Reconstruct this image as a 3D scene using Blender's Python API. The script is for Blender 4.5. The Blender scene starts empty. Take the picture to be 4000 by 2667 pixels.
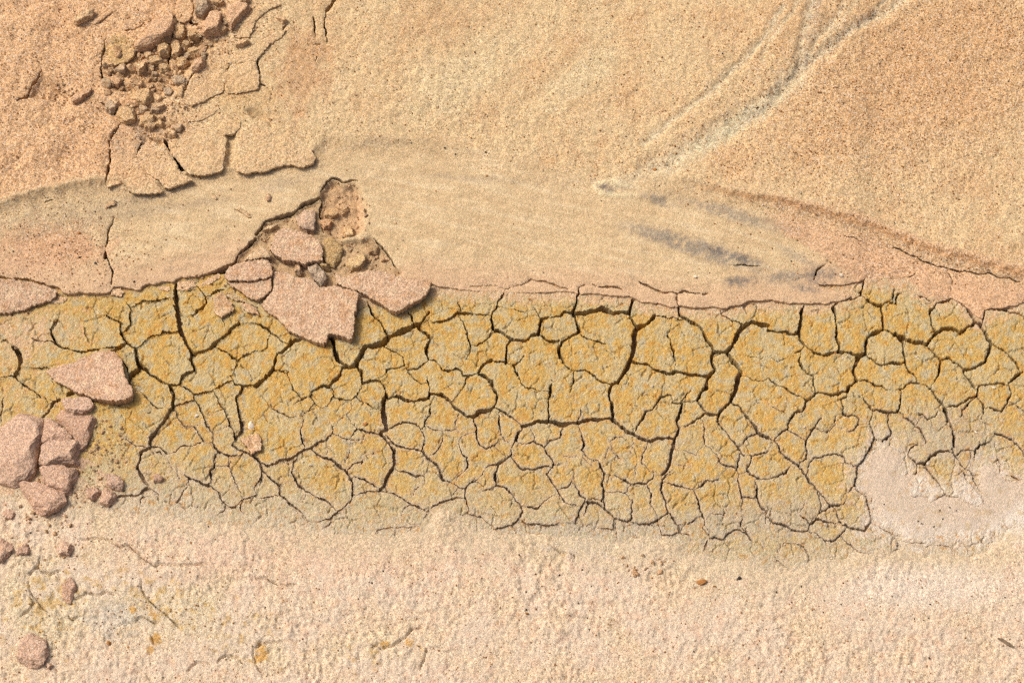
import bpy, math, random
import numpy as np

# ------------------------------------------------------------------ camera, sky, sun, exposure
scene = bpy.context.scene
COL = bpy.data.collections.new("place")
scene.collection.children.link(COL)
TILT = math.radians(30.0)
LENS = 70.0
DIST = 0.8 * LENS / 36.0
cam_data = bpy.data.cameras.new("camera")
cam_data.lens = LENS
cam_data.sensor_width = 36.0
cam_data.clip_start = 0.02
cam_data.clip_end = 1000.0
cam = bpy.data.objects.new("camera", cam_data)
cam.location = (0.0, -DIST * math.sin(TILT), DIST * math.cos(TILT))
cam.rotation_euler = (TILT, 0.0, 0.0)
COL.objects.link(cam)
scene.camera = cam

SUN_EL = math.radians(54.0)
SUN_DIR = (-0.91, 0.41)          # towards the sun, seen from above
sun_az = math.atan2(SUN_DIR[0], SUN_DIR[1])
world = bpy.data.worlds.new("World")
scene.world = world
world.use_nodes = True
wn = world.node_tree
bg = wn.nodes["Background"]
sky = wn.nodes.new("ShaderNodeTexSky")
sky.sky_type = 'NISHITA'
sky.sun_disc = False
sky.sun_elevation = SUN_EL
sky.sun_rotation = sun_az
sky.air_density = 0.45
sky.dust_density = 7.0
sky.ozone_density = 0.3
wn.links.new(sky.outputs[0], bg.inputs[0])
bg.inputs[1].default_value = 0.15
sun_data = bpy.data.lights.new("sun", 'SUN')
sun_data.energy = 1.9
sun_data.angle = math.radians(10.0)
sun_data.color = (1.0, 0.965, 0.90)
sun = bpy.data.objects.new("sun", sun_data)
d = np.array([SUN_DIR[0] * math.cos(SUN_EL), SUN_DIR[1] * math.cos(SUN_EL), math.sin(SUN_EL)])
from mathutils import Vector
sun.rotation_euler = Vector(d).to_track_quat('Z', 'Y').to_euler()
sun.location = (-1, 0.8, 1.6)
COL.objects.link(sun)
vs_ = scene.view_settings
vs_.view_transform = 'Standard'
vs_.look = 'None'
vs_.gamma = 1.0
vs_.use_curve_mapping = False
vs_.exposure = 0.04
try:
    scene.cycles.use_denoising = False
    scene.cycles.max_bounces = 6
    scene.cycles.diffuse_bounces = 3
except Exception:
    pass

rng = np.random.default_rng(7)
random.seed(7)
f32 = np.float32

# ------------------------------------------------------------------ photograph pixel <-> ground
FPX = LENS / 36.0 * 4000.0
ST, CT = math.sin(TILT), math.cos(TILT)
CY, CZ = -DIST * ST, DIST * CT
MPP = 0.0002                       # metres per photograph pixel near the middle
_by = np.linspace(-1.5, 3.0, 2000)
_bz = np.interp(_by, [-0.30, -0.02, 0.05, 0.12, 0.17, 0.36, 0.70, 1.5], [0, 0, 1.0, 7.0, 12.0, 38.0, 78.0, 95.0])
_k = np.hanning(25); _k /= _k.sum()
_bz = np.convolve(np.pad(_bz, 12, mode='edge'), _k, mode='valid') * 1e-3


def base(y):
    return np.interp(y, _by, _bz)


def unproject(u, v, lift=0.0):
    """ground point (x, y, z) under photograph pixel u, v, raised by lift metres above the smooth slope"""
    dx = (u - 2000.0) / FPX
    dyv = (1333.5 - v) / FPX
    ddy = dyv * CT + ST
    ddz = dyv * ST - CT
    z = np.zeros_like(dx) + lift
    for _ in range(5):
        t = (z - CZ) / ddz
        y = CY + t * ddy
        z = base(y) + lift
    t = (z - CZ) / ddz
    return t * dx, CY + t * ddy, z


# ------------------------------------------------------------------ noise
def _hash(ix, iy, seed):
    h = (ix.astype(np.uint32) * np.uint32(374761393) + iy.astype(np.uint32) * np.uint32(668265263)
         + np.uint32((seed * 2246822519) & 0xffffffff))
    h = (h ^ (h >> np.uint32(13))) * np.uint32(1274126177)
    return h ^ (h >> np.uint32(16))


def perlin(x, y, seed):
    x = np.asarray(x, np.float64); y = np.asarray(y, np.float64)
    xf = np.floor(x); yf = np.floor(y)
    ix = xf.astype(np.int64); iy = yf.astype(np.int64)
    fx = (x - xf).astype(f32); fy = (y - yf).astype(f32)

    def g(dx, dy):
        a = _hash(ix + dx, iy + dy, seed).astype(f32) * f32(2 * math.pi / 4294967296.0)
        return np.cos(a) * (fx - dx) + np.sin(a) * (fy - dy)
    sx = fx * fx * fx * (fx * (fx * 6 - 15) + 10)
    sy = fy * fy * fy * (fy * (fy * 6 - 15) + 10)
    a = g(0, 0); b = g(1, 0); c = g(0, 1); e = g(1, 1)
    return ((a + sx * (b - a)) * (1 - sy) + (c + sx * (e - c)) * sy) * f32(1.5)


def fbm(u, v, wl, octs, seed, gain=0.5):
    out = 0; amp = 1.0; tot = 0
    for k in range(octs):
        out = out + amp * perlin(u / wl, v / wl, seed * 17 + k)
        tot += amp; amp *= gain; wl = wl * 0.5
    return out / tot * 1.4


def voronoi(u, v, wl, seed):
    """F1, F2-F1 (in units of pixels) and a random number for the cell"""
    x = u / wl; y = v / wl
    xi = np.floor(x).astype(np.int64); yi = np.floor(y).astype(np.int64)
    f1 = np.full(x.shape, 9.0, f32); f2 = np.full(x.shape, 9.0, f32); cid = np.zeros(x.shape, f32)
    for dx in (-1, 0, 1):
        for dy in (-1, 0, 1):
            hx = _hash(xi + dx, yi + dy, seed).astype(f32) / f32(4294967296.0)
            hy = _hash(xi + dx, yi + dy, seed + 91).astype(f32) / f32(4294967296.0)
            dd = np.sqrt((xi + dx + hx - x) ** 2 + (yi + dy + hy - y) ** 2).astype(f32)
            near = dd < f1
            f2 = np.where(near, f1, np.minimum(f2, dd))
            cid = np.where(near, hx * 0.37 + hy * 0.63, cid)
            f1 = np.where(near, dd, f1)
    return f1 * wl, (f2 - f1) * wl, cid


def sstep(a, b, x):
    t = np.clip((x - a) / (b - a), 0, 1)
    return t * t * (3 - 2 * t)


def mix(a, b, t):
    return a + (b - a) * t


def cmix(c, col, t):
    t = np.clip(t, 0, 1)[..., None]
    return c + (np.asarray(col, f32) - c) * t


# ------------------------------------------------------------------ tracing: tile letter + column, coordinates read in the enlarged tile
TILES = {}
for i in range(4):
    TILES['T%d' % i] = (1000.0 * i, 0.0, 2.24)
    TILES['B%d' % i] = (1000.0 * i, 600.0, 2.24)
    TILES['A%d' % i] = (1000.0 * i, 1200.0, 2.24)
    TILES['C%d' % i] = (1000.0 * i, 1800.0, 1.809)


def P(text):
    """'B1 10,20 30,40 A0 5,6' -> [(u, v), ...] in photograph pixels"""
    out = []; ox = oy = 0.0; s = 1.0
    for tok in text.split():
        if tok in TILES:
            ox, oy, s = TILES[tok]
        elif tok == 'S':
            ox = oy = 0.0; s = 1.0
        else:
            a, b = tok.split(',')
            out.append((ox + float(a) / s, oy + float(b) / s))
    return out


def lines(text):
    res = []
    for ln in text.strip().splitlines():
        ln = ln.strip()
        if not ln:
            continue
        tile, w, rest = ln.split(None, 2)
        res.append((float(w), P(tile + ' ' + rest)))
    return res

MUD_CRACKS = lines("""
A0 9 0,615 60,605 130,600
A0 20 130,600 160,560 180,490 170,420 140,370 110,350
A0 7 130,600 165,650 230,700 300,740 360,790 400,800
A0 8 0,300 30,290 70,300
A0 10 270,270 310,295 400,300 480,315
A0 12 480,315 455,240 450,190 465,140 500,110
A0 11 480,315 530,355 600,360 680,395 720,400 830,380 900,365 970,360 1040,345 1105,310
A0 10 1105,310 1085,260 1075,235 1050,190 1050,130 1025,125 970,110 935,75 925,40
A0 9 1080,230 1110,200 1145,165 1140,110 1130,60 1135,10
A0 17 990,385 1040,360 1100,330 1110,310
A0 16 1105,315 1150,345 1190,370 1200,420 1205,480 1235,525 1200,570 1140,610 1125,650
A0 8 1075,470 1090,500 1125,540 1130,600
A0 12 1235,525 1290,570 1360,615 1430,660 1490,685 1560,680 1585,650 1590,610 1650,570 1690,550 1685,500 1670,450 1690,430
A0 16 1530,0 1550,80 1570,160 1580,230 1610,280 1640,340 1680,390 1695,420
A0 9 1190,365 1210,350 1240,330 1290,290 1330,265 1400,235 1430,215 1500,235 1560,220
A0 12 1695,420 1760,395 1830,360 1890,320 1960,270 2010,230 2030,180 2090,140
A0 9 1890,355 1930,375 1990,395 2030,440 2080,470 2110,440 2180,410 2240,385
A0 5 2080,470 2110,510 2150,560 2170,590
A0 6 2080,470 2060,530 2030,580 2020,605 1980,610
A0 10 2045,640 2055,680 2120,690 2240,680
A0 12 2120,700 2110,750 2070,790 2070,840 2090,910 2110,980 2125,1030 2110,1090 2080,1120 2060,1150
A0 9 1580,680 1640,720 1690,760 1760,750 1840,745 1900,710 1950,670 1990,660 2045,650
A0 8 1690,760 1695,820 1640,825 1550,860 1512,870
A0 7 1695,820 1750,870 1760,940 1790,1000 1830,1050 1860,1110 1870,1150
A0 16 1490,690 1510,760 1515,830 1510,880 1470,940 1430,1000 1370,1080 1330,1140 1310,1190
A0 6 1515,890 1550,940 1570,990 1600,1030 1690,1050 1710,1080 1730,1110 1790,1160
A0 5 1690,1050 1730,1015 1780,1000
A0 5 1140,670 1200,680 1270,690
A0 6 1170,735 1230,750 1270,790 1330,860 1390,890 1460,880
A0 5 1330,870 1320,930 1260,960
A0 8 1880,745 1910,800 1920,870 1960,900 1990,960 2000,1030 2040,1090 2060,1150 2050,1180
A0 5 1930,900 1880,940 1810,945
A0 5 1990,1040 1920,1080
A0 9 1310,1190 1320,1220 1400,1240 1450,1280 1530,1270 1590,1220 1680,1210 1760,1190 1790,1160
A0 8 1790,1190 1860,1185 1880,1230 1920,1270 1990,1290 2120,1295
A0 12 1320,1225 1250,1265 1225,1330 1210,1410 1225,1470 1270,1540
A0 7 2050,1180 2030,1210 2100,1250 2170,1280 2240,1330
A0 8 1910,1280 1880,1340 1870,1400 1840,1430 1850,1530
A0 5 1860,1395 2010,1395 2020,1330
A0 6 2010,1395 2030,1470 2070,1560
A0 5 1460,1310 1490,1360 1500,1410 1530,1430
A0 5 1550,1390 1560,1480 1570,1530
A0 6 1340,1275 1400,1280 1450,1310
A0 6 1610,1460 1660,1510 1640,1550
A0 6 1660,1515 1760,1530 1850,1560
A0 8 20,1000 15,960 30,880 30,820 40,790
A0 14 385,970 420,930 470,850 530,810
A0 16 600,770 650,750
A0 10 465,620 470,680
A0 7 290,545 340,540 410,525
A0 8 200,110 240,70 275,0
A0 6 740,170 745,240 770,300
A0 9 1630,80 1700,70 1770,20
A0 7 1935,90 1950,130 1970,170
A0 5 1080,1130 1140,1190 1200,1220 1310,1225
A0 5 1440,60 1455,90 1435,120
A0 5 1480,410 1510,390 1540,385
A0 5 1420,520 1450,560
A0 5 1510,180 1490,215
A0 5 860,260 890,300
B0 16 1540,1150 1535,1200 1545,1290 1560,1380 1580,1500
B0 10 1555,1100 1540,1150
B0 8 1150,1340 1210,1320 1260,1295 1350,1290 1420,1270 1480,1265
B0 8 1110,1310 1140,1360 1135,1420 1145,1500
B0 9 1730,1165 1780,1210 1805,1260 1800,1310 1760,1360 1690,1410 1630,1425 1570,1420
B0 7 1590,1220 1640,1210 1730,1165
B0 8 1810,1260 1860,1230 1900,1200 1980,1190
A1 16 0,690 60,640 110,600 150,550 160,490 180,420 230,400 270,350 310,310 400,280
A1 9 0,390 60,370 100,340 105,280
A1 8 0,150 50,160 110,200 160,250 200,290 250,310
A1 18 640,240 670,290 690,380 710,450 760,500 820,530 880,510 890,470 930,400 960,350 990,340
A1 20 990,340 1060,330 1130,300 1180,260 1260,220 1330,190 1390,160 1420,150
A1 12 1420,150 1470,100 1510,50
A1 9 1330,30 1360,80 1380,150
A1 10 1000,0 1010,60 1060,110 1100,160 1150,220 1160,260
A1 14 1420,160 1430,200 1480,230 1520,280 1500,340 1490,400 1500,470
A1 9 1500,480 1440,510 1400,540 1340,550
A1 9 1500,475 1560,465 1610,500
A1 10 1610,500 1640,560 1700,560 1760,540 1800,570 1820,610 1890,590 1950,560
A1 18 1950,560 1970,520 2050,460
A1 9 2050,460 2120,470 2170,480
A1 12 820,530 770,540 730,600 680,660 640,700 580,700
A1 8 580,700 470,740
A1 11 890,530 920,580 925,640 930,670 1000,650 1060,650 1110,690 1140,760
A1 5 1130,690 1170,640
A1 6 1150,600 1145,550 1200,530 1310,515 1300,480 1280,430 1230,400 1180,380 1130,350
A1 6 1310,515 1340,580 1400,640 1450,660 1510,660
A1 6 270,570 300,640 320,720 370,760 390,800 450,790
A1 5 150,560 270,575 340,565
A1 8 680,720 690,780 640,830 610,860 570,890
A1 6 480,740 490,800 510,850 470,900 410,940 400,960 300,960 220,930 140,880 130,830
A1 7 690,790 780,820 830,820 860,780 920,710 925,670
A1 8 400,960 410,1020 390,1080 400,1140 425,1210 430,1240
A1 5 500,910 530,970 530,1010
A1 6 830,830 835,880 800,930 750,970
A1 7 860,760 930,830 980,860 1050,885 1100,890
A1 22 1140,760 1120,840 1110,920 1120,1000 1130,1060 1090,1110
A1 14 1150,790 1210,780 1280,800 1380,825 1460,810 1510,795 1525,750
A1 9 1525,750 1525,690 1500,640 1505,600
A1 14 1530,760 1620,775 1700,820 1750,880 1830,940 1900,960 1960,915 2050,895 2100,860 2110,790 2080,720 2060,660 1990,600 1950,580
A1 6 1720,820 1750,780 1800,720 1830,660 1840,620
A1 9 1790,100 1820,170 1850,240 1870,310 1865,400 1840,440
A1 9 1870,330 1920,335 1990,300 2040,250 2070,200
A1 10 1550,135 1640,125 1720,95 1770,50 1840,45 1920,60 2050,80
A1 12 2120,0 2070,50 2050,120 2070,190 2130,215 2190,260 2240,290
A1 14 2240,290 2200,330 2190,400 2185,490
A1 7 1525,830 1515,940 1480,990 1470,1050 1450,1080 1470,1130 1470,1200 1440,1250
A1 7 1150,1060 1190,1055 1240,1030 1290,1000 1360,1015 1410,1015 1450,1060
A1 5 1470,1050 1600,1070 1700,1080 1760,1060
A1 9 1130,1110 1230,1210 1300,1225 1380,1245 1440,1255 1500,1310 1560,1360 1600,1420 1640,1490
A1 14 1100,1120 1160,1180 1210,1250 1210,1310 1190,1400 1150,1480 1110,1560
A1 8 1630,1150 1610,1220 1570,1270 1530,1300
A1 10 1900,970 1920,1050 1930,1130 1960,1210
A1 7 1960,1210 2020,1240 2080,1210 2110,1170
A1 6 1910,1090 1850,1100 1800,1140 1780,1200
A1 7 1780,1200 1800,1270 1850,1310 1860,1370 1830,1430 1770,1470 1750,1500
A1 5 1770,940 1740,1000 1750,1060 1780,1090
A1 8 2120,930 2125,1000 2130,1090
A1 12 2110,880 2150,915 2200,930 2240,960
A1 10 2240,1240 2240,1290 2170,1340 2100,1380 2010,1400
A1 10 2115,1390 2100,1450 2110,1500 2090,1560
A1 5 2010,1400 1990,1450 1950,1500 1890,1530 1840,1565
A1 8 870,1045 880,1070 850,1110 810,1145 750,1140 690,1115
A1 8 880,1070 960,1090 1080,1110
A1 5 810,1150 900,1165 950,1140
A1 12 670,1100 620,1150 550,1180 490,1240 430,1250 380,1280 320,1310 240,1330 160,1360 90,1385 40,1370 0,1310
A1 5 620,980 670,1030 670,1100
A1 9 500,1260 570,1300 650,1330 700,1380 780,1430 830,1500 850,1560
A1 8 370,1300 320,1370 310,1440 340,1510 380,1560
A1 6 230,1360 300,1355
A1 8 30,1380 50,1430 110,1480 170,1530 220,1560
A1 8 50,1430 40,1500 35,1560
A1 5 820,1170 820,1260 790,1320 785,1370
A1 5 625,1190 625,1290
A1 6 800,1440 850,1370 910,1360 940,1320
A1 6 850,1480 940,1495 990,1540 1050,1555
A1 7 1240,1430 1320,1440 1380,1475 1460,1480 1500,1440
A1 5 2130,1090 2180,1160 2240,1200
A1 5 1480,1300 1460,1370
A1 5 330,860 350,830 440,790
A1 5 860,990 860,1030
A1 5 1040,1250 1040,1285 960,1290
A2 16 0,290 60,290 120,290 180,250 220,240 240,190 245,130 260,100
A2 12 260,100 330,90 400,70 470,40 530,50 545,0
A2 14 545,50 550,110 570,160 590,210 560,240 480,270 440,300 415,360 425,440 440,490
A2 10 440,490 500,530 550,550
A2 18 550,60 620,55 700,40 760,15 840,30 900,45 960,50 1020,45
A2 12 1030,0 1035,90 1060,140 1090,170
A2 18 1250,75 1200,130 1140,160 1090,185 1065,240 1075,310 1060,390 1040,450 1010,520 960,590 920,650 860,680
A2 14 860,680 855,740 860,810 880,880 880,950
A2 18 90,1030 170,1020 260,1000 360,1005 470,1020 560,1010 640,985 740,975 840,965 890,990
A2 9 90,1030 40,990 0,940
A2 14 890,990 940,1010 970,1060 1010,1100 1070,1110 1130,1150 1210,1165 1300,1140 1380,1135 1420,1160
A2 9 1250,75 1330,75 1410,90 1460,110 1520,100
A2 15 1455,0 1465,60 1520,95 1570,130 1640,170 1680,230 1710,290 1750,340 1760,380
A2 19 1760,380 1820,385 1880,390 1930,340 1960,270 1990,200 2050,140 2100,120 2170,140 2240,160
A2 14 1760,385 1740,430 1750,490 1780,550 1740,590 1690,605 1600,590 1510,570 1440,560 1380,580 1300,565 1240,540 1200,500 1150,490 1060,480
A2 12 1740,600 1710,640 1710,700 1670,740 1640,790 1620,820
A2 18 1885,400 1930,460 1970,510 1995,560 1980,640 1965,720 1930,780 1920,820
A2 14 1920,820 1860,870 1820,920 1800,950
A2 13 1920,820 1980,860 2040,930 2080,980 2120,1030 2150,1090 2240,1140
A2 12 1800,950 1740,940 1680,930 1620,970 1580,1010 1520,1040
A2 10 1620,820 1660,880 1720,930
A2 9 1800,950 1800,1000 1830,1040 1880,1110 1960,1190 2030,1290
A2 14 1490,840 1470,920 1450,1000 1465,1060 1450,1110 1420,1160 1400,1240 1390,1330 1360,1400 1320,1450
A2 9 1400,1425 1350,1460 1310,1510 1305,1560
A2 7 1390,830 1470,830 1510,790 1560,720
A2 6 1470,830 1610,820
A2 9 1080,1080 1110,1030 1150,980 1180,910 1230,890 1270,840 1300,780 1400,775
A2 6 1310,775 1320,700
A2 5 1080,860 1160,910
A2 9 1390,180 1360,240 1390,310 1410,390 1435,470
A2 8 550,550 540,620 525,680 500,740
A2 9 560,545 640,545 700,590 760,640 820,660 860,670
A2 7 110,420 50,490 20,510 50,580 70,660 120,695 200,720
A2 9 355,640 340,720 320,820 320,900 325,1000
A2 5 540,740 545,820
A2 6 620,890 590,950 550,1030
A2 8 590,240 610,250 680,280 740,290 820,325
A2 5 820,370 870,410 900,450
A2 10 235,240 300,285 370,300 420,290
A2 10 90,1040 50,1100 40,1170 0,1230
A2 8 50,1190 110,1195 170,1180 220,1190 280,1215 330,1170 430,1130 440,1060
A2 6 160,1060 190,1110 210,1180
A2 8 280,1215 310,1290 370,1360 330,1410 300,1460 330,1520 370,1560
A2 8 0,1320 50,1380 80,1410 180,1410 300,1385
A2 5 370,1360 440,1375
A2 10 590,1060 610,1120 630,1190 615,1250 660,1310
A2 5 460,1300 570,1300
A2 5 615,1320 700,1390
A2 5 480,1350 470,1410
A2 5 690,1340 770,1330
A2 8 750,1370 800,1430 790,1560
A2 7 990,1125 920,1130 850,1180
A2 5 860,1190 890,1280 960,1340
A2 6 1180,1180 1170,1240 1140,1290 1150,1370
A2 5 1070,1180 1030,1280
A2 5 850,1230 830,1300 800,1350
A2 9 1040,1560 1110,1535 1180,1530 1240,1490 1250,1460
A2 5 930,1490 1040,1530
A2 5 830,1490 880,1500
A2 6 1690,1050 1680,1120 1690,1180
A2 6 1540,1260 1620,1290
A2 7 1790,1290 1820,1350 1890,1390 1960,1410 1990,1330 2000,1270
A2 7 2150,1110 2080,1120 2030,1160 2020,1200
A2 9 2240,1260 2150,1280 2100,1300 2085,1350 2060,1400 2080,1460 2140,1495 2240,1500
A2 6 2060,1440 1980,1470 1985,1550
A2 5 2010,410 2070,435 2150,440 2240,430
A2 6 2060,610 2120,635 2180,640 2240,625
A2 5 2060,835 2170,830
A2 7 1650,1560 1690,1500 1760,1520 1820,1515
A2 7 1400,1540 1500,1560
A2 5 1110,1370 1080,1420 1070,1480
A2 5 1430,1370 1560,1400
A3 13 300,0 290,80 290,150 270,210 280,270 320,330 380,380 490,420 560,390 610,380
A3 13 0,205 30,210 100,215 160,210 230,225 265,210
A3 12 580,0 590,80 600,160 605,240 610,290 625,350 615,390
A3 14 615,390 680,385 760,410 820,420 850,400 855,320 870,270 920,220 1000,195
A3 12 990,0 1000,90 1010,160 1010,190
A3 10 1010,190 1070,220 1130,270 1190,320
A3 16 1110,230 1170,270 1250,295 1340,310 1390,320
A3 14 1390,320 1430,270 1470,220 1530,190 1610,180 1690,220
A3 12 1690,220 1740,180 1800,140
A3 10 1450,0 1425,60 1430,130 1450,190 1460,220
A3 12 1740,0 1770,60 1810,120 1860,150 1880,200 1920,260 1950,320 1940,380 1920,430 1890,480 1840,510 1780,525 1720,545
A3 6 1870,100 1880,170
A3 9 1950,330 2010,350 2070,380 2130,440 2180,500 2200,540
A3 13 850,420 790,440 770,490 755,550 760,600 780,640
A3 10 860,430 930,465 1000,500 1050,500 1100,485 1160,490 1195,480
A3 10 1190,330 1190,400 1200,480 1220,540 1260,590 1310,640
A3 9 1410,350 1450,400 1510,455 1500,520 1490,580 1460,645
A3 9 1510,460 1590,445 1650,490 1710,540 1730,590 1770,650 1810,690 1815,710
A3 7 310,340 280,380 220,400
A3 5 0,440 80,475 140,450 220,430
A3 9 290,400 280,470 300,530 360,575 400,600 405,670 420,740
A3 5 400,410 365,430 370,465
A3 12 780,640 720,680 690,740 620,750 540,765 470,755 410,750 370,790 335,810
A3 9 780,640 840,630 900,645 950,685 1000,680 1030,720
A3 10 0,625 60,660 130,700 200,735 290,775 330,800 325,860 310,900 230,920 190,970 175,1020 185,1075 120,1095 60,1150
A3 6 690,750 690,790 640,800 650,860 650,930 700,950 750,940 790,980 790,1020 760,1070 700,1080
A3 10 1150,720 1220,680 1310,655 1370,670 1430,720 1490,790 1540,870
A3 10 1170,740 1155,800 1160,880 1130,910 1060,920 990,905 920,905 890,860 840,800
A3 7 920,910 915,960 895,1020 905,1080 940,1130 920,1190 870,1260 830,1330 790,1390
A3 8 1050,930 1060,1010 1075,1090 1040,1150 1010,1165
A3 7 1190,940 1240,990 1290,1040 1330,1060 1370,1110 1385,1170
A3 7 1310,920 1400,975 1460,950 1490,910
A3 13 1540,880 1570,980 1610,1060 1630,1130 1630,1210
A3 9 1570,875 1650,865 1710,830 1770,785 1830,770 1830,740 1860,680 1940,665 2020,670 2100,680
A3 7 1830,780 1760,830 1710,890 1700,960
A3 7 1840,790 1870,850 1890,920 1880,970
A3 5 1890,970 1915,1080
A3 8 2110,670 2130,760 2100,840 2050,910 1990,900 1930,880
A3 8 2120,830 2180,860 2240,910
A3 10 2100,660 2150,620 2200,590 2240,570
A3 5 160,760 160,830 170,890
A3 5 0,825 70,880 170,935
A3 8 470,940 440,1010 380,1070 340,1150 330,1200 345,1260 340,1320 270,1360
A3 7 185,1080 250,1110 310,1150
A3 6 590,940 590,1030 550,1075 470,1095
A3 5 590,1045 660,1060
A3 9 60,1160 110,1240 170,1310 230,1370 290,1410 350,1490 400,1560
A3 7 0,1140 60,1160
A3 8 0,1500 70,1485 150,1445 200,1400
A3 9 380,1350 400,1310 480,1310 530,1275 600,1280 650,1310 690,1360
A3 6 380,1340 350,1410 340,1450
A3 8 740,1385 790,1390 775,1470 770,1560
A3 9 1370,1190 1300,1200 1240,1245 1230,1300
A3 9 1250,1310 1310,1360 1380,1370 1420,1310 1500,1265 1620,1270
A3 7 1380,1370 1400,1420 1450,1500 1490,1540
A3 6 1310,1380 1300,1440
A3 7 1610,1240 1660,1330 1720,1390 1790,1460 1820,1560
A3 6 1780,1250 1690,1240 1660,1280 1660,1320
A3 5 1785,1210 1780,1360 1770,1400
A3 5 1690,1410 1730,1470 1740,1510
A3 7 1810,1330 1820,1250 1860,1190 1940,1180
A3 8 1980,1100 2060,1110 2130,1140 2200,1200 2240,1290
A3 5 2000,1290 2040,1370 2030,1420
A3 8 2090,1470 2150,1475 2190,1500 2240,1490
B3 10 830,1110 825,1170 810,1240 760,1255 660,1275 590,1305 570,1330 590,1400 600,1500
B3 9 330,1300 295,1350 300,1420 290,1500
B3 12 860,1280 930,1310 990,1330 1000,1400 1010,1520
B3 9 990,1330 1060,1300 1110,1310
B3 8 820,1250 880,1290
B3 8 1100,1165 1100,1220 1105,1300
B3 8 1170,1215 1135,1220 1125,1270 1125,1330
B3 10 1480,1300 1450,1350 1420,1380 1430,1480
B3 9 1480,1300 1560,1285 1620,1265 1680,1290 1730,1340 1770,1390 1810,1450
B3 7 1320,1245 1380,1270 1440,1300
B3 9 1910,1360 1990,1355 2060,1370 2140,1355
B3 9 2000,1365 2080,1375 2160,1390 2240,1430
B3 8 1905,1370 1880,1450 1870,1500
B2 12 585,1180 570,1270 545,1360 535,1420
B2 18 560,1400 650,1385 720,1370 780,1340 830,1360 880,1395 950,1380 1020,1390
B2 12 1070,1260 1045,1320 1035,1400
B2 16 1450,1350 1465,1410
B2 8 1830,1360 1850,1410 1920,1450 1990,1480 2060,1490
B2 5 2040,1330 2060,1400
B2 6 2140,1320 2140,1390 2120,1420
B2 6 190,1340 210,1380 250,1420
B2 6 10,1370 60,1380 120,1380
B1 10 970,1290 1000,1340 1010,1390 1060,1450
B1 9 2180,1190 2140,1260 2110,1340 2060,1420
B1 9 1770,1300 1790,1370
C0 9 1335,170 1300,210 1285,250 1250,290 1290,330 1320,355
C0 8 1420,160 1500,180 1560,250 1600,310 1580,350 1530,385
C0 8 1600,320 1660,330 1720,275 1809,240
C0 6 1720,280 1700,340 1715,380
C0 6 1330,140 1420,160
C0 10 985,0 980,60 1010,130 1050,190 990,240 910,250 850,250 810,295
C0 6 1050,190 1090,210 1130,250
C0 7 1080,230 1000,270 990,320
C0 10 700,335 780,330 810,290 840,260
C0 8 270,750 300,785 360,805 430,780
C0 7 285,690 265,750 210,810
C1 10 25,0 45,70 110,130 160,170 165,240 230,290 300,360 370,430
C1 8 40,60 0,190
C1 7 0,260 90,255 150,245
C1 8 260,0 250,80 290,150 350,210 420,250 500,285 550,325
C1 5 355,235 315,300
C1 9 540,0 620,60 680,150 690,210 665,300 610,340 560,370 520,410 440,435
C1 8 480,475 530,440 545,375 600,370
C1 12 970,0 950,70 910,140 880,200
C1 6 640,70 690,15
C1 6 700,115 770,120 820,170 870,180
C1 7 720,240 790,215 880,210 940,220 1000,240 1060,280 1130,320 1220,350 1180,410
C1 6 940,180 925,210
C1 5 1030,390 1040,330 1090,310 1150,330
C1 6 1000,70 1090,80 1150,105 1190,105 1215,70
C1 8 1250,0 1300,80 1320,125 1400,170 1440,190 1480,190
C1 6 1430,200 1380,240
C1 5 1110,240 1130,190 1180,150
C1 9 1240,330 1310,295 1380,270 1450,260
C1 6 1500,0 1500,40 1460,80 1410,115
C1 8 1550,120 1480,190 1475,250 1500,340 1500,375 1580,385 1640,440 1680,480 1640,520
C1 6 1410,410 1500,375
C1 8 1680,490 1740,465 1809,455
C1 9 1740,0 1710,20 1690,90 1700,170 1770,200 1809,240
C1 6 1700,180 1600,210 1580,225
C1 6 1240,430 1240,470 1265,505
C1 6 810,540 860,490 920,470 1000,465 1080,460 1150,460
C1 5 990,470 985,550
C2 8 50,20 70,55 160,55 260,35
C2 7 310,10 240,90 300,170 330,230 380,290 450,310
C2 6 340,200 400,190 430,150 440,100
C2 9 80,320 180,325 230,280 270,250 300,240
C2 9 0,250 60,310 70,360 40,420 10,460 20,510
C2 7 80,430 160,440 240,460 330,440
C2 8 450,170 480,240 530,275 490,330 470,390 440,430
C2 6 530,280 580,265 630,270
C2 9 610,10 650,80 640,170 650,230 635,280
C2 8 510,380 520,340 540,295 610,295 660,330 715,385 715,480 620,460
C2 6 670,210 740,215 800,225 840,160
C2 8 740,110 840,155 900,160 950,150 1010,120
C2 7 650,240 660,320 730,400 820,430 850,400 850,280
C2 5 730,400 730,500 765,600
C2 6 950,160 990,230 975,300 1000,330
C2 9 890,450 970,435 1040,410 1090,370 1100,350
C2 9 1060,140 1060,200 1080,270 1100,345 1140,400 1180,470 1190,500
C2 8 1100,155 1200,180 1280,210
C2 7 1290,210 1340,180 1380,130
C2 8 1290,215 1320,300 1350,370 1355,450
C2 6 1220,445 1300,405
C2 5 1190,500 1240,520 1280,570
C2 6 1040,460 1060,520 1140,520 1190,500
C2 7 1390,545 1450,540 1500,545 1540,500 1600,485 1660,500 1700,560
C2 9 1385,550 1360,600 1370,670 1420,720 1500,760
C2 7 1600,100 1610,180 1625,250 1620,350
C2 7 1625,245 1720,260
C2 8 1720,150 1730,240 1760,310 1800,360 1790,430
C2 8 1665,30 1680,90 1740,120 1809,125
C2 5 1400,370 1500,370 1520,330
C2 5 1600,350 1580,410
C2 6 1630,400 1610,460 1680,500
C2 5 1350,450 1420,510
C2 5 870,500 895,540 850,590
C3 8 250,80 300,150 350,200 400,260 450,320 550,290
C3 6 350,200 380,310 350,390
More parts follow.
